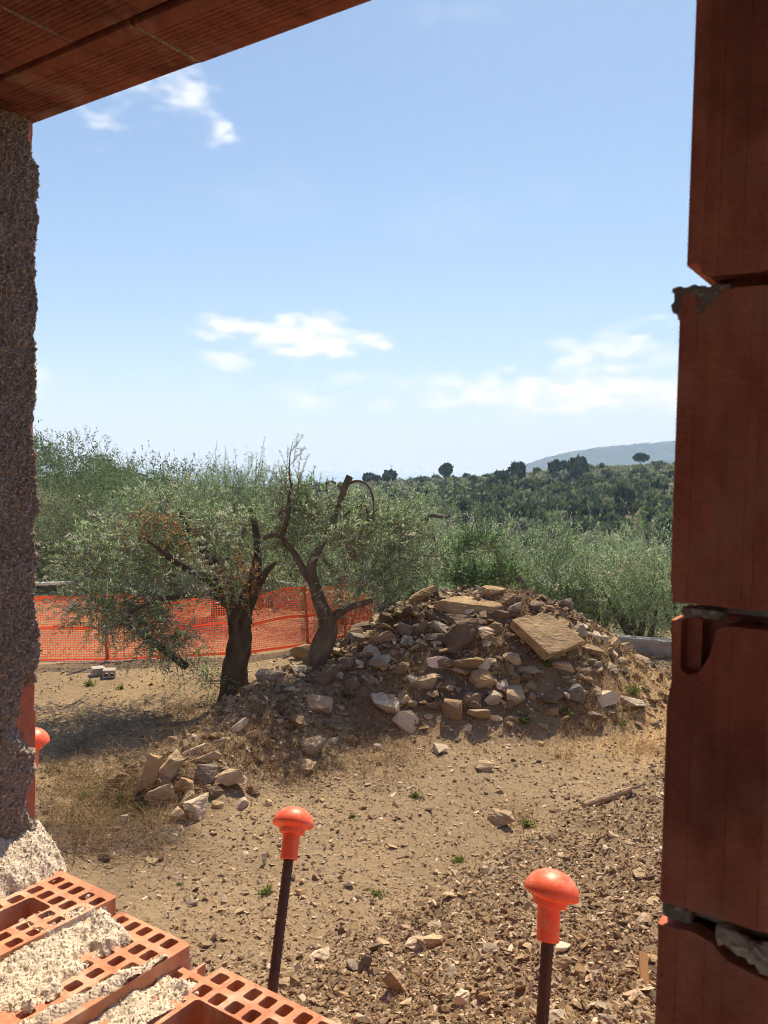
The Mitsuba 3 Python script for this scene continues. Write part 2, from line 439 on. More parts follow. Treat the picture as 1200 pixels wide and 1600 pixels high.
# right jamb: five courses of blocks seen from inside, standing close to us
courses = [(-.68, -.47, .141, .0), (-.461, -.284, .142, .003), (-.272, -.091, .1405, -.001), (-.080, .1115, .1415, .001), (.1195, .318, .138, .0), (.330, .531, .139, .002)]
for k, (z0, z1, a1, dn) in enumerate(courses):
    a0 = a1 - .25
    pl = cell_block(a0, a1, NI + dn, NO - .004, np.arange(a0 + .027, a1 - .01, .0282), np.arange(NI + dn + .0265, NO - .015, .0345), .019, .025, (a0 + .09, a0 + .16, NI + .09, NI + .17), seed=100 + k, corner=.003)
    g = np.random.default_rng(300 + k)
    for j in range(8):       # scored keying lines of the inner face
        ga = a1 - .020 - .0265 * j + g.uniform(-.006, .006)
        pl = pl.difference(sbox(ga - .0010, NI + dn - .01, ga + .0010, NI + dn + g.uniform(.0006, .0018)))
        pl = pl.difference(sbox(ga - .0010, NI + dn - .01, ga + g.uniform(.006, .014), NI + dn + .0008))
    s = solid(pl, z0, z1)
    if k == 2:               # broken corner that opens a cell, and the chipped edge under it
        s = s - notch([(.1335, -.05), (.133, -.088), (.1325, -.121), (.128, -.1245), (.1215, -.122), (.1165, -.113), (.1135, -.104), (.112, -.094), (.105, -.0905), (.09, -.089), (.09, -.05)], NI - .02, NI + .016)
        s = s - notch([(.16, -.05), (.1388, -.09), (.1378, -.118), (.1375, -.13), (.1395, -.143), (.1425, -.148), (.16, -.15)], NI - .02, NO + .02)
    if k == 3:
        s = s - notch([(.16, -.095), (.138, -.095), (.1395, -.073), (.1425, -.06), (.16, -.05)], NI - .02, NO + .02)
        s = s - notch([(.16, .1), (.1435, .1), (.141, .106), (.137, .1125), (.131, .1105), (.124, .113), (.11, .1105), (.10, .12), (.16, .13)], NI - .02, NO + .02)
    if k == 4:
        s = s - notch([(.15, .11), (.15, .1275), (.1300, .1285), (.1285, .1225), (.1235, .119), (.12, .11)], NI - .02, NO + .02)
    if k == 1:
        s = s - notch([(.16, -.29), (.14, -.289), (.118, -.2875), (.109, -.2905), (.10, -.2985), (.085, -.3015), (.06, -.3055), (.04, -.31), (.0, -.31), (.0, -.27), (.16, -.27)], NI - .02, NI + .05)
    part(wall, 'block', wall_mesh(s), 'jamb_clay', 25)
    b0 = a0 - .012
    part(wall, 'block', wall_mesh(solid(cell_block(b0 - .25, b0, NI + .002, NO - .004, np.arange(b0 - .225, b0 - .01, .0282), np.arange(NI + .0285, NO - .015, .0345), .019, .025, seed=150 + k, corner=.003), z0 + .001, z1 - .001)), 'jamb_clay', 25)


def bed(a0, a1, n0, n1, z0, z1, seed, amp=.005):
    short = a1 - a0 < .06
    return wall_mesh(roughen(wbox(a0, a1, n0, n1, z0, z1), .0016 if short else .006, amp, np.full(3, 210. if short else 70.), seed))


part(wall, 'mortar_joint', bed(-.37, .112, NI + .045, NO - .03, .108, .123, 1, .002), 'mortar', True)
part(wall, 'mortar_joint', bed(.112, .1445, NI + .002, NI + .05, .0995, .1135, 2, .0050), 'grey_mortar', True, label='crumbly mortar lump on the block edge at the upper right')
part(wall, 'mortar_joint', bed(-.37, .120, NI + .050, NO - .03, -.095, -.078, 3, .003), 'mortar', True)
part(wall, 'mortar_joint', bed(.110, .134, NI + .006, NI + .022, -.0885, -.0835, 9, .0025), 'grey_mortar', True)
part(wall, 'mortar_joint', bed(-.37, .135, NI + .028, NO - .03, -.290, -.268, 4, .003), 'mortar', True)
part(wall, 'mortar_joint', bed(.122, .139, NI + .005, NI + .05, -.2835, -.2755, 5, .003), 'grey_mortar', True)
lump = m3.Manifold.batch_hull([m3.Manifold.sphere(.0055, 16).translate([a, NI + .010, z]) for a, z in ((.102, -.2865), (.094, -.2895), (.083, -.2915))])
lump2 = m3.Manifold.batch_hull([m3.Manifold.sphere(.0075, 16).translate([a, NI + .009, z]) for a, z in ((.083, -.291), (.066, -.2985), (.045, -.2985), (.0, -.292), (.0, -.30))])
part(wall, 'mortar_joint', wall_mesh(roughen(lump + lump2, .0013, .0048, np.array([230, 230, 230.]), 6)), 'mortar', True, label='pale squeezed-out mortar in the lowest joint at the right')
part(wall, 'mortar_joint', bed(-.37, .130, NI + .02, NO - .03, .315, .333, 7, .003), 'mortar', True)
part(wall, 'mortar_joint', bed(-.37, .130, NI + .02, NO - .03, -.474, -.458, 8, .003), 'mortar', True)

# lintel: two rows of ribbed clay channel tiles
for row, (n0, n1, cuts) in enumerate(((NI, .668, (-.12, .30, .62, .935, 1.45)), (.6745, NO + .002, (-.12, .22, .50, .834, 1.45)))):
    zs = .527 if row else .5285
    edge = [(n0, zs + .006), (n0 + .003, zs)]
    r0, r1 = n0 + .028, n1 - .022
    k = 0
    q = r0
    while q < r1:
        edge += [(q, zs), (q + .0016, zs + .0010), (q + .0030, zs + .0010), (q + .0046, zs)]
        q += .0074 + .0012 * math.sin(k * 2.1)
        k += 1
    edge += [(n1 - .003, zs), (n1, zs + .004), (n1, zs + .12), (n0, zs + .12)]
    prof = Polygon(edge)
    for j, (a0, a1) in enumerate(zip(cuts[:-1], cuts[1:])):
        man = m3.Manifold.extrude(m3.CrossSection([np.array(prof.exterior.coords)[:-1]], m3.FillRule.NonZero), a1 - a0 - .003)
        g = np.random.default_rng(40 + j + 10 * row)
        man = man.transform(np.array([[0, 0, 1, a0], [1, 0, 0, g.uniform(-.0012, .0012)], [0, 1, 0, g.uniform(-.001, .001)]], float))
        part(wall, 'lintel_tile', wall_mesh(man), 'shaded_lintel_clay', 20)
    for c in cuts[1:-1]:
        part(wall, 'lintel_joint', wall_mesh(roughen(wbox(c - .0045, c + .003, n0 + .006, n1 - .004, zs - .0002, zs + .06), .004, .0012, np.array([150, 150, 150.]), 3)), 'grey_mortar', True)

# left jamb: blocks, half hidden by a rough mortar coat
JA = 1.203
for k, (z0, z1, a1, dn) in enumerate(courses):
    g = np.random.default_rng(500 + k)
    e = g.uniform(-.004, .002)
    pl = cell_block(JA + dn, JA + .25, NI, NO + e, np.arange(JA + .027, JA + .24, .0282), np.arange(NI + .0265, NO - .015, .0345), .019, .025, seed=200 + k, corner=.003)
    s = solid(pl, z0, z1)
    for j in range(5):       # chipped outer arris
        zc, hz = g.uniform(z0, z1), g.uniform(.006, .03)
        dd = g.uniform(.002, .008)
        s = s - m3.Manifold.batch_hull([m3.Manifold.sphere(.0015, 8).translate([JA + .012 * u - .004, NO + .003 - dd * (1 - abs(v)) + .012 * w, zc + hz * v]) for u in (0, 1) for v in (-1, -.3, .4, 1) for w in (0, 1)])
    part(wall, 'block', wall_mesh(s), 'jamb_clay', 25)
nn = np.concatenate([np.arange(NI, .71, .006), np.arange(.71, .806, .0013)])
zz = np.arange(-.69, .530, .0014)
NNg, ZZg = np.meshgrid(nn, zz, indexing='ij')


def n3(a, b, c, f, seed, o=3):
    return meshkit.fbm(np.stack([a * f, b * f, c + 0 * a], -1), o, seed) - .5


edge_n = NO - .0015 + .012 * n3(NNg * 0, ZZg, 0, 14, 71) + .010 * n3(NNg * 0, ZZg, 0, 60, 72)
thick = .010 + .008 * n3(NNg, ZZg, 0, 16, 73) + .005 * n3(NNg, ZZg, 1, 80, 74) + .0065 * n3(NNg, ZZg, 2, 230, 75, 2) + .004 * n3(NNg, ZZg, 4, 430, 78, 1)
thick = thick * 1.0 - .035 * sstep(-.002, .012, NNg - edge_n)
for zc, hz, nc, hn in ((-.405, .052, .790, .035), (-.545, .035, .790, .018), (.50, .03, .79, .010), (.05, .03, .79, .008), (-.12, .025, .79, .007), (-.21, .03, .79, .009)):
    m = np.clip(1.5 - np.hypot((ZZg - zc) / hz, (NNg - nc) / hn) + 1.1 * n3(NNg, ZZg, 3, 60, 76), 0, 1)
    thick = thick - .022 * m
coat = np.stack([JA - thick, NNg, ZZg], -1).reshape(-1, 3)
cf = quads(grid_faces(len(nn), len(zz)))
keep = (thick.reshape(-1)[cf] > -.006).any(1)
cm = trimesh.Trimesh(coat, cf[keep][:, ::-1], process=False)
part(wall, 'mortar_coat', wall_mesh(cm), 'grey_mortar', True, label='rough grey mortar coat smeared over the left jamb')

# sill: three courses' ends, hollow blocks with their slots up, stepping down to the right
SA, SB, SC = -.640, -.665, -.686
rowsA = .7565 - .0332 * np.arange(7)
pa = cell_block(.992, 1.243, NI - .002, .782, 1.1065 - .0252 * np.arange(-6, 5), rowsA[rowsA > NI + .01], .0165, .0225, (1.044, 1.093, .622, .708), seed=1)
rowsB = .7715 - .0335 * np.arange(8)
pb = cell_block(.8425, .990, NI + .001, .789, .9465 - .0258 * np.arange(-1, 4), rowsB[rowsB > NI + .01], .0165, .0225, seed=2)
rowsC = .7805 - .0325 * np.arange(8)
pc = cell_block(.560, .8505, NI + .003, .800, .8335 - .0283 * np.arange(10), rowsC[rowsC > NI + .01], .0185, .0225, (.688, .772, .640, .733), seed=3, corner=.012)
pd = cell_block(.300, .549, NI - .002, .795, .527 - .0283 * np.arange(8), rowsC[rowsC > NI + .01], .0185, .0225, (.39, .46, .640, .733), seed=4)
pe = cell_block(.145, .290, NI, .79, .268 - .0283 * np.arange(4), rowsC[rowsC > NI + .01], .0185, .0225, seed=5)
# C: broken outer corner where the shell is gone and two cells lie open
pc = pc.difference(Polygon([(.86, .7935), (.8485, .7955), (.846, .779), (.8235, .7775), (.822, .7925), (.8195, .7935), (.8175, .775), (.796, .773), (.795, .812), (.86, .83)]))
for key_, pl, top, lab in (('sill_block', pa, SA, 'left-hand hollow sill block, highest of the three, half under mortar'), ('sill_block', pb, SB, 'middle hollow sill block caked with pale mortar'), ('sill_block', pc, SC, 'clean orange hollow sill block at the bottom, with a broken corner'),
                           ('sill_block', pd, SC + .004, None), ('sill_block', pe, SC - .002, None)):
    part(wall, key_, wall_mesh(solid(pl, top - .19, top)), 'clay', 25, label=lab)
part(wall, 'sill_bed', wall_mesh(wbox(.14, 1.25, NI + .004, NO - .006, -.92, -.877)), 'mortar')

aa, bb = np.arange(.78, 1.206, .0013), np.arange(NI - .004, .815, .0013)
AAg, BBg = np.meshgrid(aa, bb, indexing='ij')
lum = .0062 * n3(AAg, BBg, 0, 38, 81) * 2 + .0055 * n3(AAg, BBg, 1, 110, 82) + .003 * n3(AAg, BBg, 2, 240, 83, 2)
rag = .035 * n3(AAg, BBg, 3, 18, 84) * 2 + .02 * n3(AAg, BBg, 4, 55, 85) * 2
tA = .010 + .055 * sstep(1.09, 1.23, AAg) ** 1.3 - .045 * sstep(.035, -.030, AAg - 1.118 + rag * .5 - .05 * (BBg - .74)) - .05 * sstep(.790, .806, BBg + rag * .15)
crumb = -.006 + .016 * n3(AAg, BBg, 9, 26, 87) + .010 * n3(AAg, BBg, 8, 150, 88)
crumb = crumb - .03 * sstep(1.045, 1.10, AAg) * sstep(.72, .70, BBg) - .05 * sstep(.775, .785, BBg)
zA = SA + np.maximum(tA + lum, np.where(BBg > .66, crumb, -.05))
tB = .0085 - .026 * sstep(.02, -.025, AAg - .920 + rag * .9 - .15 * (BBg - .70)) - .05 * sstep(.758, .782, BBg + rag * .2 + .12 * (1.0 - AAg))
tB = tB + .010 * sstep(.95, .99, AAg) - .030 * np.clip(n3(AAg, BBg, 6, 32, 89) * 3 - .35, 0, 1) * sstep(.985, .96, AAg)
zB = SB + tB + lum
mid_ = .846 + .012 * (.75 - BBg) / .1
tC = .013 * np.exp(-((AAg - mid_) / .013) ** 2 * .8) * 1.6 - .012 + rag * .12 - .05 * sstep(.742, .765, BBg + rag * .3) * 1.0
tC = tC - .006 * (AAg < .8425)
tC = np.maximum(tC, .010 * np.exp(-((AAg - .803) / .012) ** 2 - ((BBg - .735) / .016) ** 2) * 1.7 - .010)
zC = np.where(AAg > .8425, SB, SC + .003) + tC + lum * .8
zM = np.where(AAg > .991, zA, np.maximum(zB, zC))
base = np.where(AAg > .991, SA, np.where(AAg > .8425, SB, SC))
heap_v = np.stack([AAg, BBg, zM], -1).reshape(-1, 3)
hf = quads(grid_faces(len(aa), len(bb)))
okf = ((zM - base).reshape(-1)[hf] > -.003).any(1)
span = np.ptp(zM.reshape(-1)[hf], axis=1) < .0085
part(wall, 'mortar_heap', wall_mesh(trimesh.Trimesh(heap_v, hf[okf & span][:, ::-1], process=False)), 'mortar', True, label='crumbs and smears of pale sunlit mortar over the sill blocks')

# the rest of the wall and the room we stand in
for nm, bx_ in (('masonry', (-2.6, -.372, NI + .001, NO - .003, -2.4, .66)), ('masonry', (JA + .262, 3.4, NI + .001, NO - .003, -2.4, .66)), ('masonry', (-.371, JA + .261, NI + .002, NO - .004, -2.4, -.921)), ('masonry', (-2.6, 3.4, NI + .001, NO - .003, .661, 1.22)), ('masonry', (-4.0, 6.0, NI + .001, NO - .003, 1.422, 3.9)),  # upper storey is unseen, added to cut sky light on the yard
                ('masonry', (-2.6, 3.4, NI - .05, NO + .20, -4.6, -2.401))):
    part(wall, nm, wall_mesh(wbox(*bx_)), 'jamb_clay')
part(wall, 'masonry', wall_mesh(wbox(-.371, .14, NI + .001, NO - .003, -.92, -.682)), 'clay')
part(wall, 'masonry', wall_mesh(wbox(JA + .001, JA + .261, NI + .001, NO - .003, -.92, -.682)), 'clay')
obj('floor', wall_mesh(wbox(-2.6, 3.4, -4.5, NI - .004, -1.62, -1.46)), 'concrete'); tag('floor', 'bare concrete floor of the unfinished room', kind='structure')
obj('ceiling', wall_mesh(wbox(-2.6, 3.4, -4.5, NO, 1.222, 1.42)), 'concrete'); tag('ceiling', 'concrete ceiling of the unfinished room', kind='structure')
obj('back_wall', wall_mesh(wbox(-2.6, -2.1, -4.75, -4.502, -1.62, 1.42) + wbox(2.9, 3.4, -4.75, -4.502, -1.62, 1.42) + wbox(-2.1, 2.9, -4.75, -4.502, 1.0, 1.42)), 'clay'); tag('back_wall', 'unseen hollow-block back wall added to dim the room, with a wide opening', kind='structure')  # unseen wall added to darken the room, opening sized for its light
obj('side_wall', wall_mesh(wbox(-2.85, -2.602, -4.5, NO, -1.62, 1.42)), 'clay'); tag('side_wall', 'hollow-block side wall of the room', kind='structure')
obj('side_wall_001', wall_mesh(wbox(3.402, 3.65, -4.5, NO, -1.62, 1.42)), 'clay'); tag('side_wall_001', 'hollow-block side wall at the other end of the room', kind='structure')


# ------------------------------------------------------------------ rebars with mushroom caps
def lathe(profile, n=40):
    t = np.arange(n) * 2 * np.pi / n
    r, z = np.array(profile).T
    v = np.stack([r[:, None] * np.cos(t), r[:, None] * np.sin(t), np.repeat(z[:, None], n, 1)], -1).reshape(-1, 3)
    i, j = np.meshgrid(np.arange(len(r) - 1), np.arange(n), indexing='ij')
    f = np.stack([i * n + j, i * n + (j + 1) % n, (i + 1) * n + (j + 1) % n, (i + 1) * n + j], -1).reshape(-1, 4)
    return v, quads(f)


def frame(axis):
    z = unit(np.asarray(axis, float))
    x = unit(np.cross([0, 1, 0.], z))
    return np.stack([x, np.cross(z, x), z], 1)


dome = [(.0065, -.050), (.0128, -.050), (.0132, -.049), (.0136, -.016), (.0142, -.0125), (.0190, -.0118), (.0200, -.0095), (.0205, -.0050), (.0235, -.0030), (.0300, -.0012), (.0322, .0005)] + \
       [(.0328 * math.cos(t), .0012 + .0275 * math.sin(t)) for t in np.linspace(.05, math.pi / 2 - .001, 16)]


def rebar(top, foot, tilt, lab, sc=1.0, scx=1.0):
    """top: the cap's rim centre; foot: a point the bar passes through lower down."""
    key = thing('capped_rebar', lab, 'rebar', None)
    v, f = lathe(dome, 72)
    th_ = np.arctan2(v[:, 1], v[:, 0])
    sleeve = sstep(-.016, -.022, v[:, 2]) * sstep(-.0495, -.046, v[:, 2]) * (np.hypot(v[:, 0], v[:, 1]) > .011)
    v[:, :2] *= (1 + .035 * sleeve * (np.cos(th_ * 12) > .55))[:, None]
    axis = unit(np.array(top) - np.array(foot))
    M = frame(axis)
    Mt = frame(unit(axis + np.array(tilt)))
    v = v * sc
    squash = 1 + 0 * v[:, 0]
    low = np.clip((-v[:, 2] - .010) / .03, 0, 1)[:, None]
    w = (v @ Mt.T) * (1 - low) + (v @ M.T) * low
    part(key, 'cap', (w + top, f), 'cap_plastic', 40)
    L = np.linalg.norm(np.array(top) - np.array(foot)) + .75
    n, k = 12, int(L / .0035)
    s = np.linspace(0, L, k)
    t = np.arange(n) * 2 * np.pi / n
    ph = (s[:, None] / .0085 + .5 * np.abs(((t / np.pi) % 1.0) - .5)[None] * 2.2) % 1.0
    rib = np.where(ph < .42, .0009, 0.0)
    r = .0070 + rib
    r = np.where(np.abs(np.sin(t))[None] > .97, .0081, r)
    bv = np.stack([r * np.cos(t), r * np.sin(t), np.repeat(-s[:, None], n, 1)], -1).reshape(-1, 3)
    i, j = np.meshgrid(np.arange(k - 1), np.arange(n), indexing='ij')
    bf = np.stack([i * n + j, (i + 1) * n + j, (i + 1) * n + (j + 1) % n, i * n + (j + 1) % n], -1).reshape(-1, 4)
    part(key, 'bar', (bv @ M.T + top, quads(bf)), 'rust', 30)


rebar(P(457.5, 1290, 1.24), P(427, 1535, 1.125), (.015, .0, 0), 'rusty rebar with an orange mushroom cap, the middle one beyond the sill', .97)
rebar(P(861, 1398, .98), P(847, 1598, .935), (.12, -.03, 0), 'rusty rebar with an orange mushroom cap, nearest and on the right', 1.02)
rebar(P(50, 1160, 1.58), P(43, 1300, 1.55), (.05, -.10, 0), 'rusty rebar with an orange mushroom cap, half hidden behind the left jamb', .98)

# ------------------------------------------------------------------ stones
STONE_COL = {'tan': (.345, .27, .172), 'pale': (.46, .395, .295), 'brown': (.22, .155, .088), 'dark': (.13, .095, .062), 'grey': (.235, .20, .155), 'white': (.50, .43, .335), 'slate': (.17, .152, .125), 'ochre': (.30, .215, .118)}


def stone_mesh(size, seed, slab=False, pts_n=None):
    """An angular quarried stone: the hull of points scattered over a rounded box, skewed a little."""
    g = np.random.default_rng(seed)
    n = pts_n or int(g.integers(13, 21))
    u = unit(g.normal(0, 1, (n, 3)))
    e = g.uniform(3.0, 7.0)
    pts = u / (np.abs(u) ** e).sum(1, keepdims=True) ** (1 / e) * g.uniform(.78, 1.04, (n, 1))
    pts = pts @ (np.eye(3) + g.uniform(-.22, .22, (3, 3)) * np.array([[0, 1, 1], [1, 0, 1], [.5, .5, 0]])).T
    if slab:
        pts[:, 2] = np.sign(pts[:, 2]) * np.abs(pts[:, 2]) ** .35
    pts = pts / np.abs(pts).max(0) * (np.array(size) / 2)
    h = ConvexHull(pts)
    m = trimesh.Trimesh(pts, h.simplices, process=True)
    m.fix_normals()
    m.remove_unreferenced_vertices()
    return m


def stone_color(m, name, seed, g):
    base_ = np.array(STONE_COL[name]) * g.uniform(.82, 1.18)
    v = m.vertices
    c = base_ * (1 + 1.0 * (meshkit.fbm(v * 14 + seed, 3, seed) - .5))[:, None]
    return np.clip(c, .03, .7)


def flat(m, cols=None):
    v = m.vertices[m.faces].reshape(-1, 3)
    f = np.arange(len(v)).reshape(-1, 3)
    return (v, f), (None if cols is None else cols[m.faces].reshape(-1, 3))


def euler(a, b, c):
    return trimesh.transformations.euler_matrix(a, b, c, 'sxyz')[:3, :3]


def put_stone(parent, pos, size, rot, col, seed, label=None, slab=False, name='stone', detail=False):
    g = np.random.default_rng(seed)
    m = stone_mesh(size, seed, slab)
    if detail:
        m = m.subdivide().subdivide().subdivide()
        layer = meshkit.fbm(m.vertices * np.array([4, 4, 9 / max(size[2], .04)]) + seed, 2, seed) - .5
        m.vertices = m.vertices + m.vertex_normals * (.16 * min(size) * (meshkit.fbm(m.vertices * (2.2 / min(size)), 4, seed) - .5) + .10 * min(size) * layer)[:, None]
    col_ = stone_color(m, col, seed, g)
    m.vertices = m.vertices @ euler(*rot).T + pos
    (v, f), cc = flat(m, col_)
    part(parent, name, (v, f), 'rock', False, cc, label)


pile = thing('stone_heap', 'tall heap of angular field stones and earth left of centre behind the yard, crowned by flat slabs', 'stone heap')
labels[pile]['label'] = 'tall heap of angular field stones crowned by flat slabs in the middle of the yard'
D2R = math.pi / 180
# seen in the photograph: (pixel of the middle, width, height in pixels, colour, roll in the picture, label)
seen = [(661, 932, 56, 20, 'ochre', 33, 'tan slab propped up slantwise at the top left of the heap'), (735, 946, 112, 17, 'ochre', -4, 'broad brown slab lying flat across the top of the heap'), (771, 926, 42, 20, 'ochre', 0, 'small block lying on the top slab'), (797, 940, 34, 30, 'brown', 20, None),
        (645, 958, 30, 28, 'dark', 10, None), (683, 960, 40, 20, 'dark', -5, None), (715, 966, 40, 16, 'dark', 0, None), (603, 997, 50, 22, 'tan', 28, None), (636, 982, 28, 24, 'grey', 10, None), (659, 980, 28, 26, 'grey', 30, None), (686, 983, 32, 24, 'grey', -20, None), (678, 998, 34, 20, 'slate', 5, None),
        (724, 992, 62, 52, 'dark', 30, 'large dark brown boulder in the middle of the heap'), (686, 1037, 36, 26, 'white', 12, 'pale grey stone with a bright face low in the heap'), (735, 1041, 62, 26, 'brown', 3, None), (757, 1040, 24, 24, 'white', 5, None),
        (661, 1068, 48, 24, 'tan', 14, None), (755, 1062, 44, 32, 'brown', -20, None), (785, 1070, 20, 16, 'white', 20, None), (600, 1103, 52, 36, 'pale', -10, 'pale rounded block at the left foot of the heap'), (705, 1108, 32, 46, 'brown', 5, None), (738, 1096, 36, 36, 'brown', -12, None), (771, 1093, 28, 26, 'pale', 25, None),
        (801, 1087, 38, 34, 'tan', 30, None), (636, 1130, 40, 38, 'pale', -40, None), (496, 1101, 46, 34, 'tan', 0, None), (458, 1129, 40, 28, 'brown', 10, None), (490, 1169, 44, 38, 'tan', 20, None), (477, 1199, 42, 26, 'tan', 15, None), (469, 1020, 36, 30, 'brown', 0, None), (468, 1046, 26, 18, 'pale', 0, None),
        (422, 1056, 44, 30, 'grey', -12, None), (947, 1093, 36, 26, 'pale', 25, None), (873, 1040, 46, 17, 'tan', -6, None), (862, 1112, 22, 18, 'brown', 0, None), (834, 1010, 26, 24, 'dark', 0, None), (867, 1022, 20, 14, 'tan', 10, None), (905, 1050, 30, 18, 'tan', -20, None), (925, 1015, 40, 22, 'brown', -15, None),
        (560, 990, 40, 22, 'dark', 12, None), (575, 1020, 34, 22, 'grey', 0, None), (560, 1000, 26, 22, 'slate', 0, None), (575, 978, 44, 14, 'dark', 14, None), (610, 965, 36, 20, 'dark', 8, None), (770, 985, 36, 24, 'brown', 20, None), (800, 1030, 30, 22, 'tan', 0, None), (820, 1050, 26, 20, 'tan', 15, None),
        (830, 1075, 30, 24, 'brown', -20, None), (700, 1070, 26, 22, 'dark', 0, None), (625, 1045, 30, 22, 'brown', 10, None), (580, 1060, 28, 18, 'tan', 0, None), (545, 1070, 32, 20, 'dark', 20, None), (530, 1045, 30, 18, 'brown', 15, None), (505, 1060, 60, 18, 'dark', 25, None), (655, 1010, 40, 24, 'dark', -10, None),
        (790, 960, 36, 16, 'dark', -10, None), (905, 985, 22, 24, 'grey', 10, None), (975, 1010, 26, 18, 'tan', 0, None), (930, 1040, 26, 20, 'grey', 0, None), (890, 1085, 50, 34, 'slate', 20, None), (775, 1120, 22, 16, 'pale', 0, None), (848, 1135, 18, 14, 'grey', 0, None), (800, 1125, 26, 20, 'tan', 0, None)]
for i, (px, py, w, h, col, rl, lab) in enumerate(seen):
    g = np.random.default_rng(900 + i)
    q = ground_hit(px, py + .30 * h, 6.5, 12.6)
    dpx = q[1] / FPX
    W_, H_ = w * dpx * 1.12, h * dpx * 1.12
    up = ground_hit(px, py + .5 * h, 6.5, 12.6)
    pos = P(px, py, q[1] - .02 + .25 * min(W_, .4))
    slab = h < .55 * w
    deep = .42 if w > 100 else .75
    put_stone(pile, pos, (W_, min(max(W_, H_) * g.uniform(.6, .95), deep), H_ * (.85 if w < 60 else 1)), (g.uniform(-.12, .2), -rl * D2R, g.uniform(-.3, .3)), col, 1000 + i, lab, slab, detail=w > 40)
# the big leaning slab on the right shoulder
v0 = [P(801, 967, 9.72), P(857, 956, 10.05), P(913, 1002, 9.80), P(858, 1020, 9.42)]
nrm = unit(np.cross(v0[1] - v0[0], v0[3] - v0[0])); nrm = nrm if nrm[2] > 0 else -nrm
pts = np.vstack([[p + (i % 3 - 1) * .012 * nrm for i, p in enumerate(v0)], [p - .13 * nrm + .03 * (np.mean(v0, 0) - p) for p in v0], [(v0[0] + v0[3]) / 2 + .02 * (v0[0] - v0[1]), (v0[2] + v0[3]) / 2 - .03 * (v0[1] - v0[2])]])
bm = trimesh.Trimesh(pts, ConvexHull(pts).simplices, process=True); bm.fix_normals()
bm = bm.subdivide().subdivide().subdivide().subdivide()
bm.vertices = bm.vertices + bm.vertex_normals * (.045 * (meshkit.fbm(bm.vertices * 6, 4, 9) - .5))[:, None]
bc = stone_color(bm, 'ochre', 5, np.random.default_rng(5)) * .80
(bv, bf), bcc = flat(bm, bc)
part(pile, 'stone', (bv, bf), 'rock', False, bcc, 'biggest slab, flat and tan, leaning on the right shoulder of the heap')
# stones between them
names = list(STONE_COL)
k = 0
g = np.random.default_rng(77)
small = []
while k < 175:
    px, py = g.uniform(520, 1010), g.uniform(945, 1150)
    q = ground_hit(px, py, 7, 12.6)
    ph = float(pile_h(q[0], q[1]))
    if ph < .12 or g.uniform() > .35 + ph * .6:
        continue
    s = g.choice([.10, .13, .17, .22, .28], p=[.3, .28, .22, .14, .06])
    col = g.choice(names, p=[.29, .05, .32, .18, .06, .01, .06, .03])
    put_stone(pile, q + [0, 0, s * .16], (s * 1.1, s * g.uniform(.6, 1), s * g.uniform(.25, .6)), (g.uniform(-.5, .5), g.uniform(-.5, .5), g.uniform(0, 6.3)), col, 3000 + k)
    k += 1
heap2 = thing('stone_heap', 'low heap of tan slabs and broken stones at the left end of the earth bank', 'stone heap')
for i, (px, py, w, h, col, rl, lab) in enumerate([(230, 1211, 30, 66, 'ochre', -24, 'tall tan slab standing on edge in the low heap'), (267, 1197, 34, 48, 'tan', -30, None), (317, 1188, 66, 13, 'tan', 24, 'thin flat slab lying along the low heap'), (300, 1175, 46, 10, 'pale', 22, None), (323, 1209, 27, 32, 'slate', 12, 'blue-grey stone in the low heap'), (283, 1228, 42, 22, 'ochre', 22, None), (363, 1221, 52, 34, 'tan', 14, None),
                                                  (308, 1261, 40, 36, 'pale', 20, None), (278, 1273, 24, 22, 'tan', 0, None), (187, 1219, 34, 20, 'brown', 6, None), (243, 1244, 52, 22, 'tan', 25, None), (340, 1259, 18, 13, 'tan', 0, None), (378, 1256, 19, 18, 'pale', 0, None), (187, 1283, 30, 14, 'pale', 8, None), (290, 1247, 26, 20, 'tan', 0, None), (258, 1222, 30, 22, 'brown', 0, None),
                                                  (376, 1136, 32, 16, 'pale', 40, None), (392, 1150, 40, 12, 'tan', 35, None), (345, 1165, 20, 10, 'tan', 30, None), (205, 1205, 24, 14, 'brown', 30, None), (335, 1238, 30, 18, 'dark', 0, None), (420, 1160, 30, 18, 'brown', 30, None), (440, 1180, 26, 16, 'tan', 20, None), (395, 1235, 22, 16, 'brown', 0, None), (178, 1297, 22, 9, 'tan', 0, None)]):
    g = np.random.default_rng(1900 + i)
    q = ground_hit(px, py + .35 * h, 5, 12.6)
    dpx = q[1] / FPX
    W_, H_ = w * dpx * 1.12, h * dpx * 1.12
    put_stone(heap2, P(px, py, q[1] + .02), (W_, max(.06, min(W_, H_) * g.uniform(.8, 1.5)), H_), (g.uniform(-.3, .3), -rl * D2R, g.uniform(-.4, .4)), col, 2000 + i, lab, h < .5 * w, detail=w > 30)

g = np.random.default_rng(79)
k = 0
while k < 70:
    t_ = g.uniform(0, 1)
    x, y = np.interp(t_, [0, .45, .8, 1], [-.2, -.95, -1.45, -2.0]) + g.normal(0, .42), np.interp(t_, [0, .45, .8, 1], [9.3, 8.9, 7.9, 7.2]) + g.normal(0, .5)
    if bank_h(x, y) < .03:
        continue
    sz = g.choice([.07, .10, .14, .20], p=[.4, .32, .2, .08])
    put_stone(heap2, np.array([x, y, float(height(x, y)) + sz * .1]), (sz, sz * g.uniform(.5, .9), sz * g.uniform(.25, .6)), (g.uniform(-.4, .4), g.uniform(-.4, .4), g.uniform(0, 6.3)), g.choice(names, p=[.34, .12, .30, .12, .04, .01, .04, .03]), 4000 + k)
    k += 1

# ------------------------------------------------------------------ loose stone chips on the ground
chip_tint = np.array([STONE_COL[n] for n in ('tan', 'pale', 'brown', 'dark', 'grey', 'white', 'ochre')])


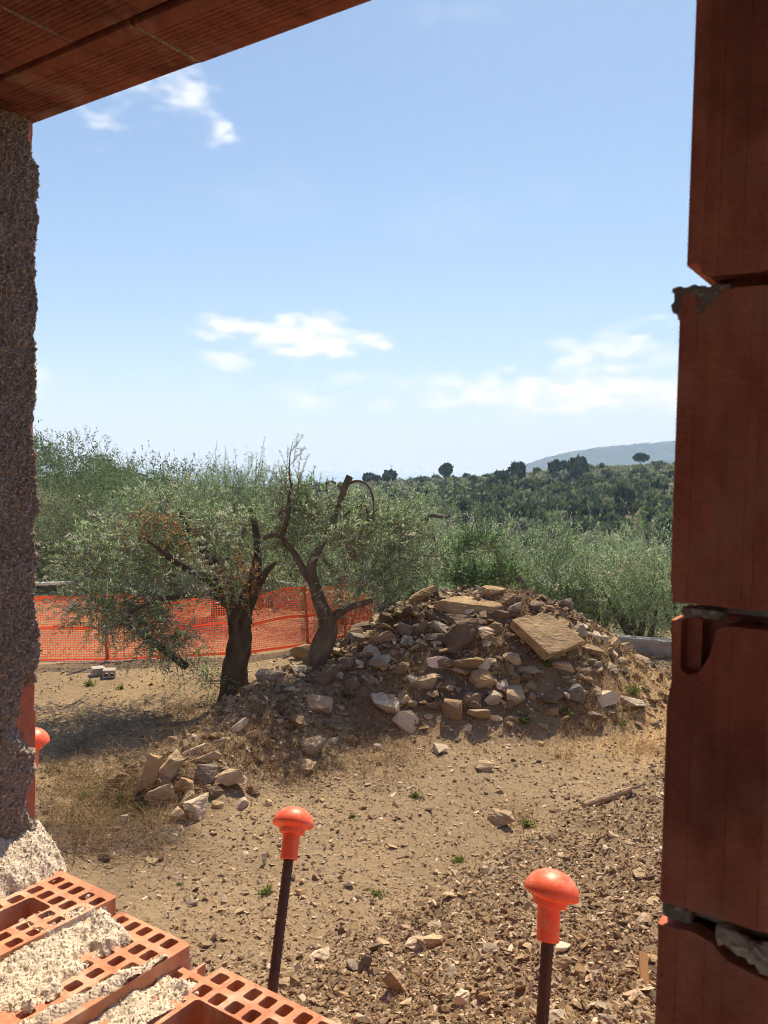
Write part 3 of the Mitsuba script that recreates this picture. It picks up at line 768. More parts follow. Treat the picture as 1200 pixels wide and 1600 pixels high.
chip_proto = []
for i in range(28):
    m = stone_mesh((2, 2, 2), 5200 + i, i % 3 == 0, 8 if i < 14 else 5)
    m = trimesh.Trimesh(*trimesh.triangles.to_kwargs(m.triangles).values()) if False else m
    chip_proto.append(m.triangles)


def chips(pos, size, g, flatness=.5, tints=None):
    """Angular flakes as one soup of flat triangles: (vertices, faces), colours."""
    n = len(pos)
    which = np.where(size > np.quantile(size, .88), g.integers(0, 14, n), g.integers(14, 28, n))
    sc = np.stack([size, size * g.uniform(.45, .95, n), size * g.uniform(.14, .14 + flatness, n)], -1) / 2
    ax, ay, az = g.normal(0, .33, n), g.normal(0, .33, n), g.uniform(0, 6.283, n)
    ca, sa, cb, sb, cc, sc_ = np.cos(ax), np.sin(ax), np.cos(ay), np.sin(ay), np.cos(az), np.sin(az)
    O, I = np.zeros(n), np.ones(n)
    Rx = np.stack([I, O, O, O, ca, -sa, O, sa, ca], -1).reshape(n, 3, 3)
    Ry = np.stack([cb, O, sb, O, I, O, -sb, O, cb], -1).reshape(n, 3, 3)
    Rz = np.stack([cc, -sc_, O, sc_, cc, O, O, O, I], -1).reshape(n, 3, 3)
    R = Rz @ Ry @ Rx
    w = tints if tints is not None else chip_tint[g.choice(7, n, p=[.34, .16, .26, .12, .06, .02, .04])]
    col = np.clip(w * g.uniform(.7, 1.2, (n, 1)), .03, .7)
    vs, cs = [], []
    for k, tr in enumerate(chip_proto):
        i = np.nonzero(which == k)[0]
        v = tr.reshape(1, -1, 3) * sc[i][:, None]
        vs.append((np.einsum('nij,nkj->nki', R[i], v) + pos[i][:, None]).reshape(-1, 3))
        cs.append(np.repeat(col[i], tr.shape[0] * 3, 0))
    vs = np.vstack(vs)
    return (vs, np.arange(len(vs)).reshape(-1, 3)), np.vstack(cs)


g = np.random.default_rng(55)
N0 = 150000
yy = 3.0 * (13.5 / 3.0) ** (g.uniform(0, 1, N0) ** 1.15)
xx = (g.uniform(-.47, .40, N0)) * yy
NX = 40000      # thinner towards both sides, out of sight from the window
yy = np.concatenate([yy, g.uniform(1.2, 13.5, NX)])
xx = np.concatenate([xx, np.where(g.uniform(0, 1, NX) < .35, -.44 * yy[N0:] - g.gamma(1.5, .9, NX), .38 * yy[N0:] + g.gamma(1.8, 1.1, NX))])
xx = np.clip(xx, -9, 11)
s_ = spoil(xx, yy)
dens = np.clip(.74 + .2 * sstep(-.2, .5, s_) + .2 * (nz(xx, yy, 1.7, 91) > 0) + .35 * (pile_h(xx, yy) > .05), 0, 1) * np.where(xx < -1.3, .55, 1)
sel = g.uniform(0, 1, len(xx)) < dens
sel &= (xx * WN[0] + yy * WN[1]) > .95
xx, yy, s_ = xx[sel], yy[sel], s_[sel]
size = np.clip(g.lognormal(math.log(.0125), .62, len(xx)), .006, .10) * (1 + .12 * sstep(0, .6, s_)) * (.72 + .05 * yy)
pos = np.stack([xx, yy, height(xx, yy) + size * .08], -1)
px_size = np.where((xx > -.46 * yy) & (xx < .36 * yy), size / yy * FPX, 0)
order = np.argsort(-px_size)
big, rest = order[:230], order[230:]
cmesh, ccol = chips(pos[rest], size[rest], g)
part('ground', 'gravel', cmesh, 'pebble', False, ccol, 'loose stone chips and crumbs of earth strewn over the yard', 'stuff')
g = np.random.default_rng(56)
for k, i in enumerate(big):
    put_stone('ground', pos[i] + [0, 0, size[i] * .08], (size[i] * 1.05, size[i] * g.uniform(.5, .9), size[i] * g.uniform(.15, .4)), (g.normal(0, .3), g.normal(0, .3), g.uniform(0, 6.28)), g.choice(['tan', 'pale', 'brown', 'grey', 'ochre', 'dark'], p=[.34, .22, .2, .1, .07, .07]), 7000 + k)
# crumbs of mortar stuck all over the sill heaps and the jamb coat
g = np.random.default_rng(81)
hv = np.asarray(wall_mesh(trimesh.Trimesh(heap_v, hf[okf & span][:, ::-1], process=False)).triangles)
cv_ = np.asarray(wall_mesh(cm).triangles)
for tri_, cnt, mat, lo, hi in ((hv, 8000, 'pale', .0016, .0045), (cv_, 13000, 'coat', .0016, .0042)):
    c_ = tri_.mean(1)
    if mat == 'coat':
        c_ = c_[((c_ - EYE) @ WN) > .70]
    i = g.choice(len(c_), cnt)
    tint_ = np.array([.64, .575, .48]) if mat == 'pale' else np.array([.33, .275, .235])
    cmesh, ccol = chips(c_[i] + g.normal(0, .001, (cnt, 3)), g.uniform(lo, hi, cnt), g, 1.0, tint_ * g.uniform(.6, 1.25, (cnt, 1)))
    part(wall, 'mortar_crumbs', cmesh, 'pebble', False, ccol, kind='stuff')
# rubble that fills the gaps of the heap
N2 = 15000
xx, yy = g.uniform(-2.6, 4.4, N2), g.uniform(6.9, 12.2, N2)
ph_ = np.maximum(pile_h(xx, yy), .75 * bank_h(xx, yy))
sel = g.uniform(0, 1, N2) < .16 + 1.0 * np.clip(ph_, 0, .85)
sel &= ph_ > .06
xx, yy = xx[sel], yy[sel]
size = np.clip(g.lognormal(math.log(.06), .45, len(xx)), .025, .16)
cmesh, ccol = chips(np.stack([xx, yy, height(xx, yy) + .12 * size], -1), size, g, .9, chip_tint[g.choice(7, len(xx), p=[.25, .06, .38, .22, .05, .01, .03])] * .84)
part(pile, 'rubble', cmesh, 'pebble', False, ccol, kind='stuff')
# clods of dug earth on the spoil bank
N1 = 36000
yy = 3.0 * (9.5 / 3.0) ** g.uniform(0, 1, N1)
xx = g.uniform(-.25, .40, N1) * yy
yy = np.concatenate([yy, g.uniform(1.0, 9.5, 15000)])
xx = np.concatenate([xx, np.where(g.uniform(0, 1, 15000) < .3, g.uniform(-1.2, .8, 15000), .37 * yy[N1:] + g.gamma(1.8, 1.1, 15000))])
N1 = len(xx)
s_ = spoil(xx, yy)
sel = (s_ > -.1) & ((xx * WN[0] + yy * WN[1]) > .95) & (g.uniform(0, 1, N1) < .25 + .9 * sstep(-.1, .5, s_))
xx, yy = xx[sel], yy[sel]
size = np.clip(g.lognormal(math.log(.018), .5, len(xx)), .008, .07)
cmesh, ccol = chips(np.stack([xx, yy, height(xx, yy) + .05 * size], -1), size, g, .8, np.array([.185, .130, .075]) * g.uniform(.55, 1.4, (len(xx), 1)))
part('ground', 'clod', cmesh, 'pebble', False, ccol, 'brown clods of freshly dug earth on the bank at the lower right', 'stuff')
for i, (px, py, w, h, dep, col, rl, lab) in enumerate([(784, 1278, 34, 28, .30, 'tan', -8, 'half buried squared block with dry grass on it, in the middle of the yard'), (755, 1198, 36, 16, .2, 'tan', -5, None), (689, 1174, 30, 14, .2, 'pale', -10, None), (730, 1139, 18, 15, .1, 'pale', 15, None), (590, 1167, 16, 12, .1, 'pale', 10, None), (675, 1471, 46, 18, .1, 'tan', 12, None),
                                                       (622, 1534, 62, 26, .16, 'tan', -38, 'large flat tan flake on the near earth bank'), (570, 1506, 18, 40, .04, 'slate', -22, 'upright dark slate splinter sticking out of the earth'), (990, 1241, 12, 12, .1, 'slate', 0, None), (1000, 1368, 24, 18, .1, 'tan', 0, None), (722, 1560, 30, 26, .1, 'pale', 10, None), (500, 1495, 40, 16, .1, 'pale', 20, None),
                                                       (650, 1475, 36, 14, .12, 'pale', 16, None), (955, 1305, 20, 10, .06, 'white', -40, None), (413, 1344, 9, 26, .05, 'pale', 4, None), (760, 1490, 24, 16, .1, 'tan', 0, None), (420, 1255, 20, 14, .1, 'tan', 0, None), (300, 1410, 22, 10, .1, 'grey', 0, None), (165, 1338, 26, 12, .1, 'slate', 15, None)]):
    q = ground_hit(px, py + .3 * h, 2.5, 12)
    dpx = q[1] / FPX
    put_stone('ground', P(px, py, q[1] + .01), (w * dpx, dep, h * dpx), (.2 * math.sin(i), -rl * D2R, .3 * math.cos(i * 3)), col, 8000 + i, lab, h < .5 * w, detail=True)

stick = thing('wood_scrap', 'short scrap of reddish board lying on the earth beside the right wall edge', 'wood scrap')
q = ground_hit(1006, 1530, 2.5, 9)
e = q[1] / FPX
obj(stick, trimesh.creation.box([14 * e, .012, 64 * e], transform=trimesh.transformations.concatenate_matrices(trimesh.transformations.translation_matrix(q + [0, 0, .03]), trimesh.transformations.rotation_matrix(.30, [0, 1, 0]), trimesh.transformations.rotation_matrix(-.95, [1, 0, 0]))), 'timber')
stick2 = thing('old_peg', 'weathered broken stake lying on the earth bank at the right', 'stake')
a_, b_ = ground_hit(912, 1262, 3, 12), ground_hit(985, 1243, 3, 12)
cyl = trimesh.creation.cylinder(.028, segment=[a_ + [0, 0, .02], b_ + [0, 0, .05]], sections=9)
cv = cyl.subdivide().subdivide()
cv.vertices += cv.vertex_normals * (.03 * (meshkit.fbm(cv.vertices * 20, 2, 3) - .5))[:, None]
obj(stick2, cv, 'bark', True, np.tile([.33, .25, .17], (len(cv.vertices), 1)))


# ------------------------------------------------------------------ vegetation builders
def tube(points, radii, sides=12, step=.05, lump=.25, seed=0, flute=0.0):
    p, r = np.asarray(points, float), np.asarray(radii, float)
    t = np.concatenate([[0], np.cumsum(np.linalg.norm(np.diff(p, axis=0), axis=1))])
    n = max(4, int(t[-1] / step))
    s = np.linspace(0, t[-1], n)
    c = CubicSpline(t, p)(s) if len(p) > 2 else np.stack([np.interp(s, t, p[:, i]) for i in range(3)], -1)
    rr = np.interp(s, t, r)
    tg = unit(np.gradient(c, axis=0))
    ref = np.array([.3, 1, .1])
    a = unit(np.cross(tg, ref)); b = np.cross(tg, a)
    th = np.arange(sides) * 2 * np.pi / sides
    dirs = np.cos(th)[None, :, None] * a[:, None] + np.sin(th)[None, :, None] * b[:, None]
    q = c[:, None] + dirs * rr[:, None, None]
    k = 1 + lump * 2 * (meshkit.fbm(q * np.array([7, 7, 3.]) / max(r.max() / .12, .3) + seed, 3, seed) - .5)
    if flute:
        tw_ = s[:, None] * 1.1 + .8 * np.sin(s[:, None] * 3 + seed)
        k = k * (1 - flute * (np.abs(np.sin((th[None] * 3.5 + tw_))) ** .6 - .6) - .5 * flute * np.sin(th[None] * 11 - 2 * tw_) * np.sin(s[:, None] * 9 + th[None] * 2))
    q = c[:, None] + dirs * (rr[:, None] * k)[..., None]
    i, j = np.meshgrid(np.arange(n - 1), np.arange(sides), indexing='ij')
    f = np.stack([i * sides + j, i * sides + (j + 1) % sides, (i + 1) * sides + (j + 1) % sides, (i + 1) * sides + j], -1).reshape(-1, 4)
    v = np.vstack([q.reshape(-1, 3), c[:1], c[-1:]])
    ends = [[n * sides, (m + 1) % sides, m] for m in range(sides)] + [[n * sides + 1, (n - 1) * sides + m, (n - 1) * sides + (m + 1) % sides] for m in range(sides)]
    return v, np.vstack([quads(f), ends])


def bark_color(v, base_=(.17, .13, .10), seed=0):
    return np.clip(np.array(base_) * (1 + 1.3 * (meshkit.fbm(v * np.array([14, 14, 5.]), 3, seed) - .5))[:, None], .02, .6)


def leaves(base_, dirn, length, per, leaf, width, g, tint, droop=.15, spread=.9, tint_var=.3):
    """Leafy shoots: per leaves on each, as narrow four-cornered blades."""
    m = len(base_)
    t = (np.arange(per) + g.uniform(0, 1, (m, per))) / per
    pts = base_[:, None] + dirn[:, None] * (length[:, None] * t)[..., None]
    pts[..., 2] -= droop * length[:, None] * t ** 2
    d = unit(dirn[:, None] * .8 + spread * g.normal(0, 1, (m, per, 3)) * .75)
    nn_ = unit(np.cross(d, g.normal(0, 1, (m, per, 3)) + [0, 0, .4]))
    L = leaf * g.uniform(.65, 1.2, (m, per, 1))
    W_ = width * g.uniform(.75, 1.2, (m, per, 1))
    tip = pts + d * L
    mid = pts + d * L * .5 + np.array([0, 0, -.1]) * L * 0
    v = np.stack([pts, mid + nn_ * W_ / 2, tip, mid - nn_ * W_ / 2], 2).reshape(-1, 3)
    n = m * per
    f = (np.arange(n) * 4)[:, None] + np.array([0, 1, 2, 3])
    c = tint[:, None] * (1 + tint_var * g.normal(0, 1, (m, per, 1)))
    return v, quads(f), np.repeat(np.clip(c, .012, .6).reshape(-1, 3), 4, 0)


def twigs(base_, dirn, length, droop, r, g):
    m = len(base_)
    s = np.array([-.35, .5, 1.0])
    c = base_[:, None] + dirn[:, None] * (length[:, None] * s)[..., None]
    c[..., 2] -= droop * length[:, None] * np.maximum(s, 0) ** 2
    a = unit(np.cross(dirn, g.normal(0, 1, (m, 3)))); b = np.cross(dirn, a)
    th = np.arange(3) * 2.0944
    off = np.cos(th)[None, :, None] * a[:, None] + np.sin(th)[None, :, None] * b[:, None]
    v = c[:, :, None] + off[:, None] * (r * np.array([1.3, .9, .4]))[None, :, None, None]
    f = np.array([[i * 3 + j, i * 3 + (j + 1) % 3, (i + 1) * 3 + (j + 1) % 3, (i + 1) * 3 + j] for i in range(2) for j in range(3)])
    return v.reshape(-1, 3), quads(((np.arange(m) * 9)[:, None, None] + f).reshape(-1, 4))


OLIVE = np.array([[.205, .315, .160], [.265, .375, .22], [.365, .455, .33], [.155, .25, .12], [.46, .53, .43]])


def crown(lumps, g, shoots, per=18, leaf=.058, width=.0125, up=.5, droop=.25, slen=(.2, .45), dark=1.0, brown=(), gap=.40):
    """lumps: (centre, radius) balls that the shoots grow from; more of them near the outside, gaps between them."""
    ctr = np.array([l[0] for l in lumps]); rad = np.array([l[1] for l in lumps])
    w = rad ** 2.2; w /= w.sum()
    k = g.choice(len(lumps), shoots, p=w)
    u = unit(g.normal(0, 1, (shoots, 3)))
    rr = g.uniform(.15, 1, shoots) ** .5
    b = ctr[k] + u * (rad[k] * rr)[:, None] * np.array([1, 1, .85])
    hole = meshkit.fbm(b * 2.6 + 11, 2, int(g.integers(1e6)))
    sel = hole > gap
    b, u, k = b[sel], u[sel], k[sel]
    d = unit(u * .8 + [0, 0, up] + .45 * g.normal(0, 1, b.shape))
    L = g.uniform(*slen, len(b))
    tone = OLIVE[np.clip((g.normal(1.2, 1.1, len(b))).astype(int), 0, 4)] * (1 + .22 * g.normal(0, 1, (len(ctr), 1)))[k] * dark
    items = [(b, d, L, tone)]
    v, f, c = leaves(b, d, L, per, leaf, width, g, np.clip(tone, .02, .5), droop)
    th3 = slice(None, None, 1 if shoots > 2800 or slen[1] < .41 else 3)
    tv, tf = twigs(b[th3], d[th3], L[th3], droop, .0035, g)
    out_t = [(tv, tf, np.tile([.20, .165, .125], (len(tv), 1)))]
    out_l = [(v, f, c)]
    for (bc, br, bn) in brown:
        bn = int(bn * .55)
        bb_ = bc + g.normal(0, 1, (bn, 3)) * br
        dd = unit(g.normal(0, 1, (bn, 3)) + [0, 0, -.7])
        LL = g.uniform(.12, .3, bn)
        v, f, c = leaves(bb_, dd, LL, 16, leaf * .95, width * 1.1, g, np.tile([.30, .19, .10], (bn, 1)), .3)
        out_l.append((v, f, c))
    return out_l, out_t


def emit_tree(key, wood, leaf_items, twig_items, bark=(.17, .14, .10), seed=0, woodcol=None):
    for nm, (v, f) in wood:
        part(key, nm, (v, f), 'bark', True, bark_color(v, bark, seed))
    m, c = join(leaf_items)
    part(key, 'crown', m, 'leaf', False, c)
    m, c = join(twig_items)
    part(key, 'twigs', m, 'pebble', False, c, kind='stuff')


# ------------------------------------------------------------------ the two olive trees on the bank
g = np.random.default_rng(201)
t1 = thing('olive_tree', 'old olive tree with a thick dark trunk and drooping crown, left of the stone heap', 'olive tree')
Y1 = 10.15
L1 = lambda pts: [P(a, b, Y1 + c) for a, b, c in pts]
z0 = float(height(*P(366, 1078, Y1)[:2]))
foot = P(366, 1078, Y1); foot[2] = z0 - .1
wood = [('trunk', tube([foot] + L1([(366, 1060, 0), (369, 1030, .02), (376, 1000, 0), (373, 968, -.03), (366, 938, 0)]), [.20, .155, .140, .135, .145, .115], 34, .02, .38, 1, .20)),
        ('branch', tube(L1([(378, 985, 0), (364, 945, 0), (338, 912, -.1), (300, 893, -.25), (262, 868, -.45), (225, 840, -.6)]), [.12, .10, .07, .05, .035, .02], 10, .05, .25, 2)),
        ('branch', tube(L1([(372, 975, 0), (358, 925, .05), (335, 880, .2), (305, 840, .3), (280, 795, .3)]), [.12, .10, .07, .05, .02], 10, .05, .3, 3)),
        ('branch', tube(L1([(380, 975, 0), (390, 925, 0), (402, 880, .1), (400, 830, .2), (392, 790, .3)]), [.11, .09, .06, .045, .02], 10, .05, .3, 4)),
        ('branch', tube(L1([(382, 960, 0), (398, 925, -.2), (415, 895, -.4), (430, 880, -.5)]), [.08, .06, .04, .02], 9, .05, .25, 5)),
        ('branch', tube(L1([(362, 950, 0), (330, 930, -.3), (290, 930, -.6), (240, 940, -.8), (200, 960, -.9)]), [.07, .05, .035, .025, .015], 8, .05, .25, 6)),
        ('branch', tube(L1([(292, 1042, -.3), (265, 1022, -.35), (235, 1000, -.4), (190, 965, -.5)]), [.045, .05, .045, .03], 9, .05, .2, 7))]
lumps = [(P(x, y, Y1 + dy), r) for x, y, dy, r in ((290, 812, .1, .55), (215, 825, -.2, .55), (150, 880, -.4, .48), (365, 830, .2, .50), (230, 895, -.5, .55), (300, 880, .5, .5), (165, 945, -.7, .42), (235, 960, -.9, .42), (405, 875, .1, .36), (330, 860, -.5, .42), (280, 840, .7, .5), (185, 870, .4, .5),
                                                   (130, 925, -.2, .34), (290, 935, -.8, .33), (250, 800, .3, .42), (410, 830, -.2, .30), (195, 990, -.8, .26), (300, 1050, -.15, .26), (330, 1070, -.1, .18), (270, 1005, -.6, .26), (360, 890, -.6, .25), (150, 830, 0, .35), (115, 880, -.3, .25), (165, 978, -.8, .36), (215, 1005, -.85, .30), (258, 985, -.8, .30), (140, 950, -.6, .34), (190, 930, -.6, .4))]
brown = [(P(x, y, Y1 - .4), .10, n) for x, y, n in ((262, 812, 34), (225, 815, 20), (290, 845, 30), (380, 880, 50), (395, 915, 30), (345, 905, 30), (240, 950, 14), (430, 935, 12))]
li, tw = crown(lumps, g, 3300, 16, .060, .0135, .15, .45, (.16, .42), 1.08, brown, .47)
emit_tree(t1, wood, li, tw, (.085, .072, .055), 1)

t2 = thing('olive_tree', 'pruned olive tree with leaning trunk and a sawn-off limb, beside the stone heap', 'olive tree')
Y2 = 9.75
L2 = lambda pts: [P(a, b, Y2 + c) for a, b, c in pts]
foot = P(480, 1066, Y2); foot[2] = float(height(foot[0], foot[1])) - .1
wood = [('trunk', tube([foot] + L2([(488, 1045, 0), (503, 1008, 0), (512, 980, 0), (503, 950, 0), (493, 920, 0), (486, 893, 0), (493, 868, 0), (508, 845, .05)]), [.165, .135, .118, .110, .085, .072, .066, .045, .03], 30, .02, .32, 11, .17)),
        ('branch', tube(L2([(506, 985, 0), (524, 962, -.05), (545, 950, -.1), (562, 944, -.15), (582, 938, -.2)]), [.085, .055, .042, .036, .028], 10, .03, .2, 12)),
        ('branch', tube(L2([(488, 905, 0), (470, 884, .05), (455, 858, .1), (442, 838, .1), (448, 812, .1), (452, 785, .1), (456, 755, .1)]), [.06, .04, .035, .03, .035, .025, .012], 9, .03, .35, 13)),
        ('branch', tube(L2([(446, 842, .1), (430, 836, .05), (411, 842, 0)]), [.03, .028, .022], 8, .03, .3, 14)),
        ('branch', tube(L2([(452, 803, .1), (440, 798, .1), (436, 806, .1)]), [.025, .02, .014], 8, .02, .2, 15)),
        ('branch', tube(L2([(505, 850, .05), (517, 820, .1), (530, 788, .1), (536, 770, .1), (547, 744, .1)]), [.03, .03, .032, .040, .042], 10, .03, .2, 16)),
        ('branch', tube(L2([(538, 765, .1), (555, 752, 0), (572, 756, -.05), (582, 775, -.05), (584, 800, -.05), (580, 835, -.05)]), [.022, .016, .014, .012, .010, .006], 6, .03, .2, 17)),
        ('branch', tube(L2([(535, 775, .1), (525, 755, .15), (515, 752, .2), (513, 775, .2)]), [.016, .012, .010, .006], 6, .03, .2, 18)),
        ('branch', tube(L2([(520, 815, .1), (545, 800, .2), (570, 790, .2), (575, 815, .2), (580, 840, .2)]), [.02, .016, .014, .012, .006], 6, .03, .2, 19)),
        ('branch', tube(L2([(455, 760, .1), (452, 725, .1), (458, 690, .1)]), [.012, .008, .003], 5, .04, .1, 20))]
lumps = [(P(x, y, Y2 + dy), r) for x, y, dy, r in ((470, 810, .2, .32), (455, 775, .3, .24), (500, 790, .4, .30), (545, 830, .2, .36), (590, 840, .5, .36), (520, 870, .4, .36), (570, 890, .3, .34), (625, 870, .7, .36), (600, 800, .6, .30), (560, 790, .6, .26), (515, 955, -.1, .10), (460, 850, .5, .30), (640, 830, .8, .3), (610, 915, .6, .26), (530, 835, -.25, .26), (505, 860, -.25, .22), (560, 850, -.2, .24), (480, 850, -.2, .16), (545, 895, -.1, .24), (660, 870, .5, .28))]
li, tw = crown(lumps, g, 1900, 15, .058, .0132, .5, .25, (.15, .4), 1.15)
# long water shoots reaching above the crown
sb = np.array([P(x, y, Y2 + .1) for x, y in ((452, 745), (455, 725), (440, 750), (466, 735), (450, 760), (470, 745), (430, 765), (475, 770), (520, 775), (455, 705), (460, 715), (448, 735))])
sd = unit(np.stack([g.normal(0, .35, len(sb)), g.normal(0, .3, len(sb)), np.full(len(sb), 1.0)], -1))
sl = g.uniform(.22, .42, len(sb))
li.append(leaves(sb, sd, sl, 22, .05, .011, g, np.tile(OLIVE[2], (len(sb), 1)), .05))
tv, tf = twigs(sb, sd, sl, .05, .004, g); tw.append((tv, tf, np.tile([.2, .16, .12], (len(tv), 1))))
emit_tree(t2, wood, li, tw, (.115, .094, .068), 2)


def olive(label, base_xy, top, crown_r, seed, shoots=1300, per=15, leaf=.065, width=.014, up=.6, lean=0., dark=1.0, depth=None, trunk_r=.13, sink=0, extra=(), slen=(.2, .5), spikes=22):
    g = np.random.default_rng(seed)
    x, y = base_xy
    z = float(height(x, y))
    key = thing('olive_tree', label, 'olive tree')
    h = top - z
    cz = z + h - crown_r * .80
    fork = np.array([x + .1 * g.normal() + lean * .4, y + .1 * g.normal(), z + max(.5, .3 * h)])
    wood = [('trunk', tube([[x, y, z - .1], [x + .06 * g.normal(), y, z + .18 * h], fork], [trunk_r * 1.25, trunk_r, trunk_r * .9], 12, .05, .3, seed))]
    lumps = []
    for i in range(5):
        a = i * 1.2566 + g.uniform(-.4, .4)
        e = np.array([x + lean + math.cos(a) * crown_r * g.uniform(.4, .65), y + math.sin(a) * crown_r * .5, cz + g.uniform(-.3, .45) * crown_r])
        mid = (fork + e) / 2 + g.normal(0, .08, 3)
        wood.append(('branch', tube([fork, mid, e], [trunk_r * .6, trunk_r * .35, .015], 8, .07, .25, seed + i)))
        lumps.append((e, crown_r * g.uniform(.42, .6)))
    for i in range(9):
        u = unit(g.normal(0, 1, 3))
        lumps.append((np.array([x + lean, y, cz]) + u * crown_r * np.array([.72, .72, .68]), crown_r * g.uniform(.28, .48)))
    li, tw = crown(lumps, g, shoots, per, leaf, width, up, .12, slen, dark)
    tops = np.array([l[0] for l in lumps if l[0][2] > cz]); tr = np.array([l[1] for l in lumps if l[0][2] > cz])
    k = g.integers(0, len(tops), spikes)
    sb = tops[k] + np.stack([g.normal(0, .4, spikes) * tr[k], g.normal(0, .4, spikes) * tr[k], tr[k] * g.uniform(.4, .9, spikes)], -1)
    sd = unit(np.stack([g.normal(0, .28, spikes), g.normal(0, .28, spikes), np.ones(spikes)], -1))
    sl = g.uniform(.3, .75, spikes)
    li.append(leaves(sb, sd, sl, 20, leaf, width, g, np.tile(OLIVE[1] * dark, (spikes, 1)), .06))
    tv, tf = twigs(sb, sd, sl, .06, .005, g); tw.append((tv, tf, np.tile([.24, .20, .15], (len(tv), 1))))
    for w_ in extra:
        wood.append(('branch', w_))
    emit_tree(key, wood, li, tw, (.125, .105, .078), seed)


def at(px, y):
    return (P(px, 800, y)[0], y)


def topz(px, py, y):
    return float(P(px, py, y)[2])


# the row on the lower terrace behind the heap
dead = [tube([P(a, b, 13.0) for a, b in ((600, 870), (640, 840), (662, 818), (672, 806), (690, 808), (703, 806))], [.05, .045, .04, .035, .03, .022], 9, .04, .3, 31),
        tube([P(a, b, 13.0) for a, b in ((664, 822), (675, 832), (682, 852), (692, 872), (698, 890))], [.02, .017, .014, .01, .006], 6, .04, .2, 32)]
olive('olive tree with bare twisted boughs showing, just behind the left of the heap', at(615, 14.2), topz(615, 795, 14.2), 1.25, 301, 1500, up=.7, extra=dead, dark=1.2)
olive('olive tree with pale spiky shoots straight behind the top of the heap', at(735, 15.6), topz(735, 795, 15.6), 1.30, 302, 1500, up=.8, dark=1.35)
stub = [tube([P(a, b, 12.9) for a, b in ((835, 960), (822, 925), (808, 900), (795, 884))], [.07, .06, .05, .035], 9, .04, .3, 33)]
olive('olive tree behind the right of the heap, with a broken leaning stem', at(835, 15.0), topz(835, 835, 15.0), 1.15, 303, 1600, up=.7, extra=stub, dark=1.0)
olive('broad olive tree above the low wall, left of the two at the right', at(915, 15.0), topz(915, 862, 15.0), 1.0, 304, 1500, up=.6, dark=1.4)
olive('broad olive tree above the low wall, hard by the right wall edge', at(990, 14.6), topz(990, 832, 14.6), 1.2, 305, 1600, up=.6, dark=1.15)
olive('olive tree partly hidden by the right jamb', at(1085, 14.8), topz(1085, 860, 14.8), 1.1, 306, 1000, up=.6)
olive('olive tree half hidden behind the pruned tree', at(540, 15.6), topz(540, 812, 15.6), 1.2, 307, 1200, up=.7, dark=1.1)
olive('olive tree far behind the gap between the two right-hand trees', at(800, 20), topz(800, 815, 20), 1.7, 308, 1200, leaf=.08, width=.017, up=.6, dark=0.85)
olive('olive tree far behind, near the right wall edge', at(960, 20), topz(960, 838, 20), 1.7, 309, 1100, leaf=.08, width=.017, up=.6, dark=0.8)
olive('olive tree far behind the bare boughs', at(660, 20.5), topz(660, 800, 20.5), 1.7, 310, 1100, leaf=.08, width=.017, up=.6, dark=0.9)
for k_, (x_, y_, h_, r_) in enumerate(((7.2, 14.6, 2.9, 1.2), (9.6, 13.9, 3.0, 1.3), (12.2, 14.8, 3.1, 1.4))):
    olive(('first olive tree of the terrace row beyond the right jamb, out of sight', 'second olive tree of the terrace row beyond the right jamb, out of sight', 'last olive tree of the terrace row beyond the right jamb, out of sight')[k_], (x_, y_), float(height(x_, y_)) + h_, r_, 330 + k_, 900, up=.6, dark=1.15)
# left: the big trees beyond the fence
olive('tall bushy olive tree with fine upright shoots, behind the old tree', at(345, 16.5), topz(345, 726, 16.5), 1.45, 311, 2200, leaf=.065, width=.013, up=1.2, slen=(.25, .6), dark=.85)
olive('upright olive tree to the left of the tall bushy one', at(262, 18.5), topz(262, 748, 18.5), 1.45, 312, 1900, leaf=.07, width=.014, up=1.0, slen=(.2, .5), dark=.8)
olive('large grey-green olive tree with a black trunk beside the left jamb', at(112, 20.5), topz(112, 758, 20.5), 2.0, 313, 2800, leaf=.075, width=.016, up=.5, trunk_r=.34, slen=(.2, .4), dark=.78)
olive('olive tree just beyond the left jamb', at(45, 21.5), topz(45, 755, 21.5), 2.0, 314, 1900, leaf=.08, width=.016, up=.5, slen=(.2, .4), dark=.75)
olive('olive tree filling the gap right of the tall bushy one', at(435, 19), topz(435, 792, 19), 1.5, 315, 1500, leaf=.075, width=.015, up=.9, dark=.9)
olive('olive tree between the large grey-green one and the upright one', at(195, 23), topz(195, 770, 23), 1.9, 316, 1800, leaf=.085, width=.017, up=.6, slen=(.2, .4), dark=.78)
olive('small olive tree low behind the fence and the pruned tree', at(490, 18), topz(490, 815, 18), 1.3, 317, 1200, leaf=.07, width=.015, up=.8)

g = np.random.default_rng(402)
bush = thing('shrub', 'dense dark green shrub growing behind the top of the heap', 'shrub')
bl = [(P(x, y, 12.4), r) for x, y, r in ((745, 872, .26), (718, 890, .24), (772, 886, .26), (735, 912, .24), (757, 850, .17), (708, 868, .15), (785, 905, .2), (738, 842, .12))]
li, tw = crown(bl, g, 640, 13, .055, .020, .6, .1, (.12, .32), .62)
mm, cc = join(li); part(bush, 'foliage', mm, 'leaf', False, cc * np.array([.75, .95, .7]))
mm, cc = join(tw); part(bush, 'twigs', mm, 'pebble', False, cc, kind='stuff')
q = P(742, 930, 12.4); part(bush, 'stem', tube([[q[0], q[1], float(height(q[0], q[1])) - .05], P(741, 920, 12.4), P(742, 880, 12.4)], [.03, .025, .015], 8, .05), 'bark', True, np.tile([.14, .11, .08], (len(tube([[q[0], q[1], float(height(q[0], q[1])) - .05], P(741, 920, 12.4), P(742, 880, 12.4)], [.03, .025, .015], 8, .05)[0]), 1)))


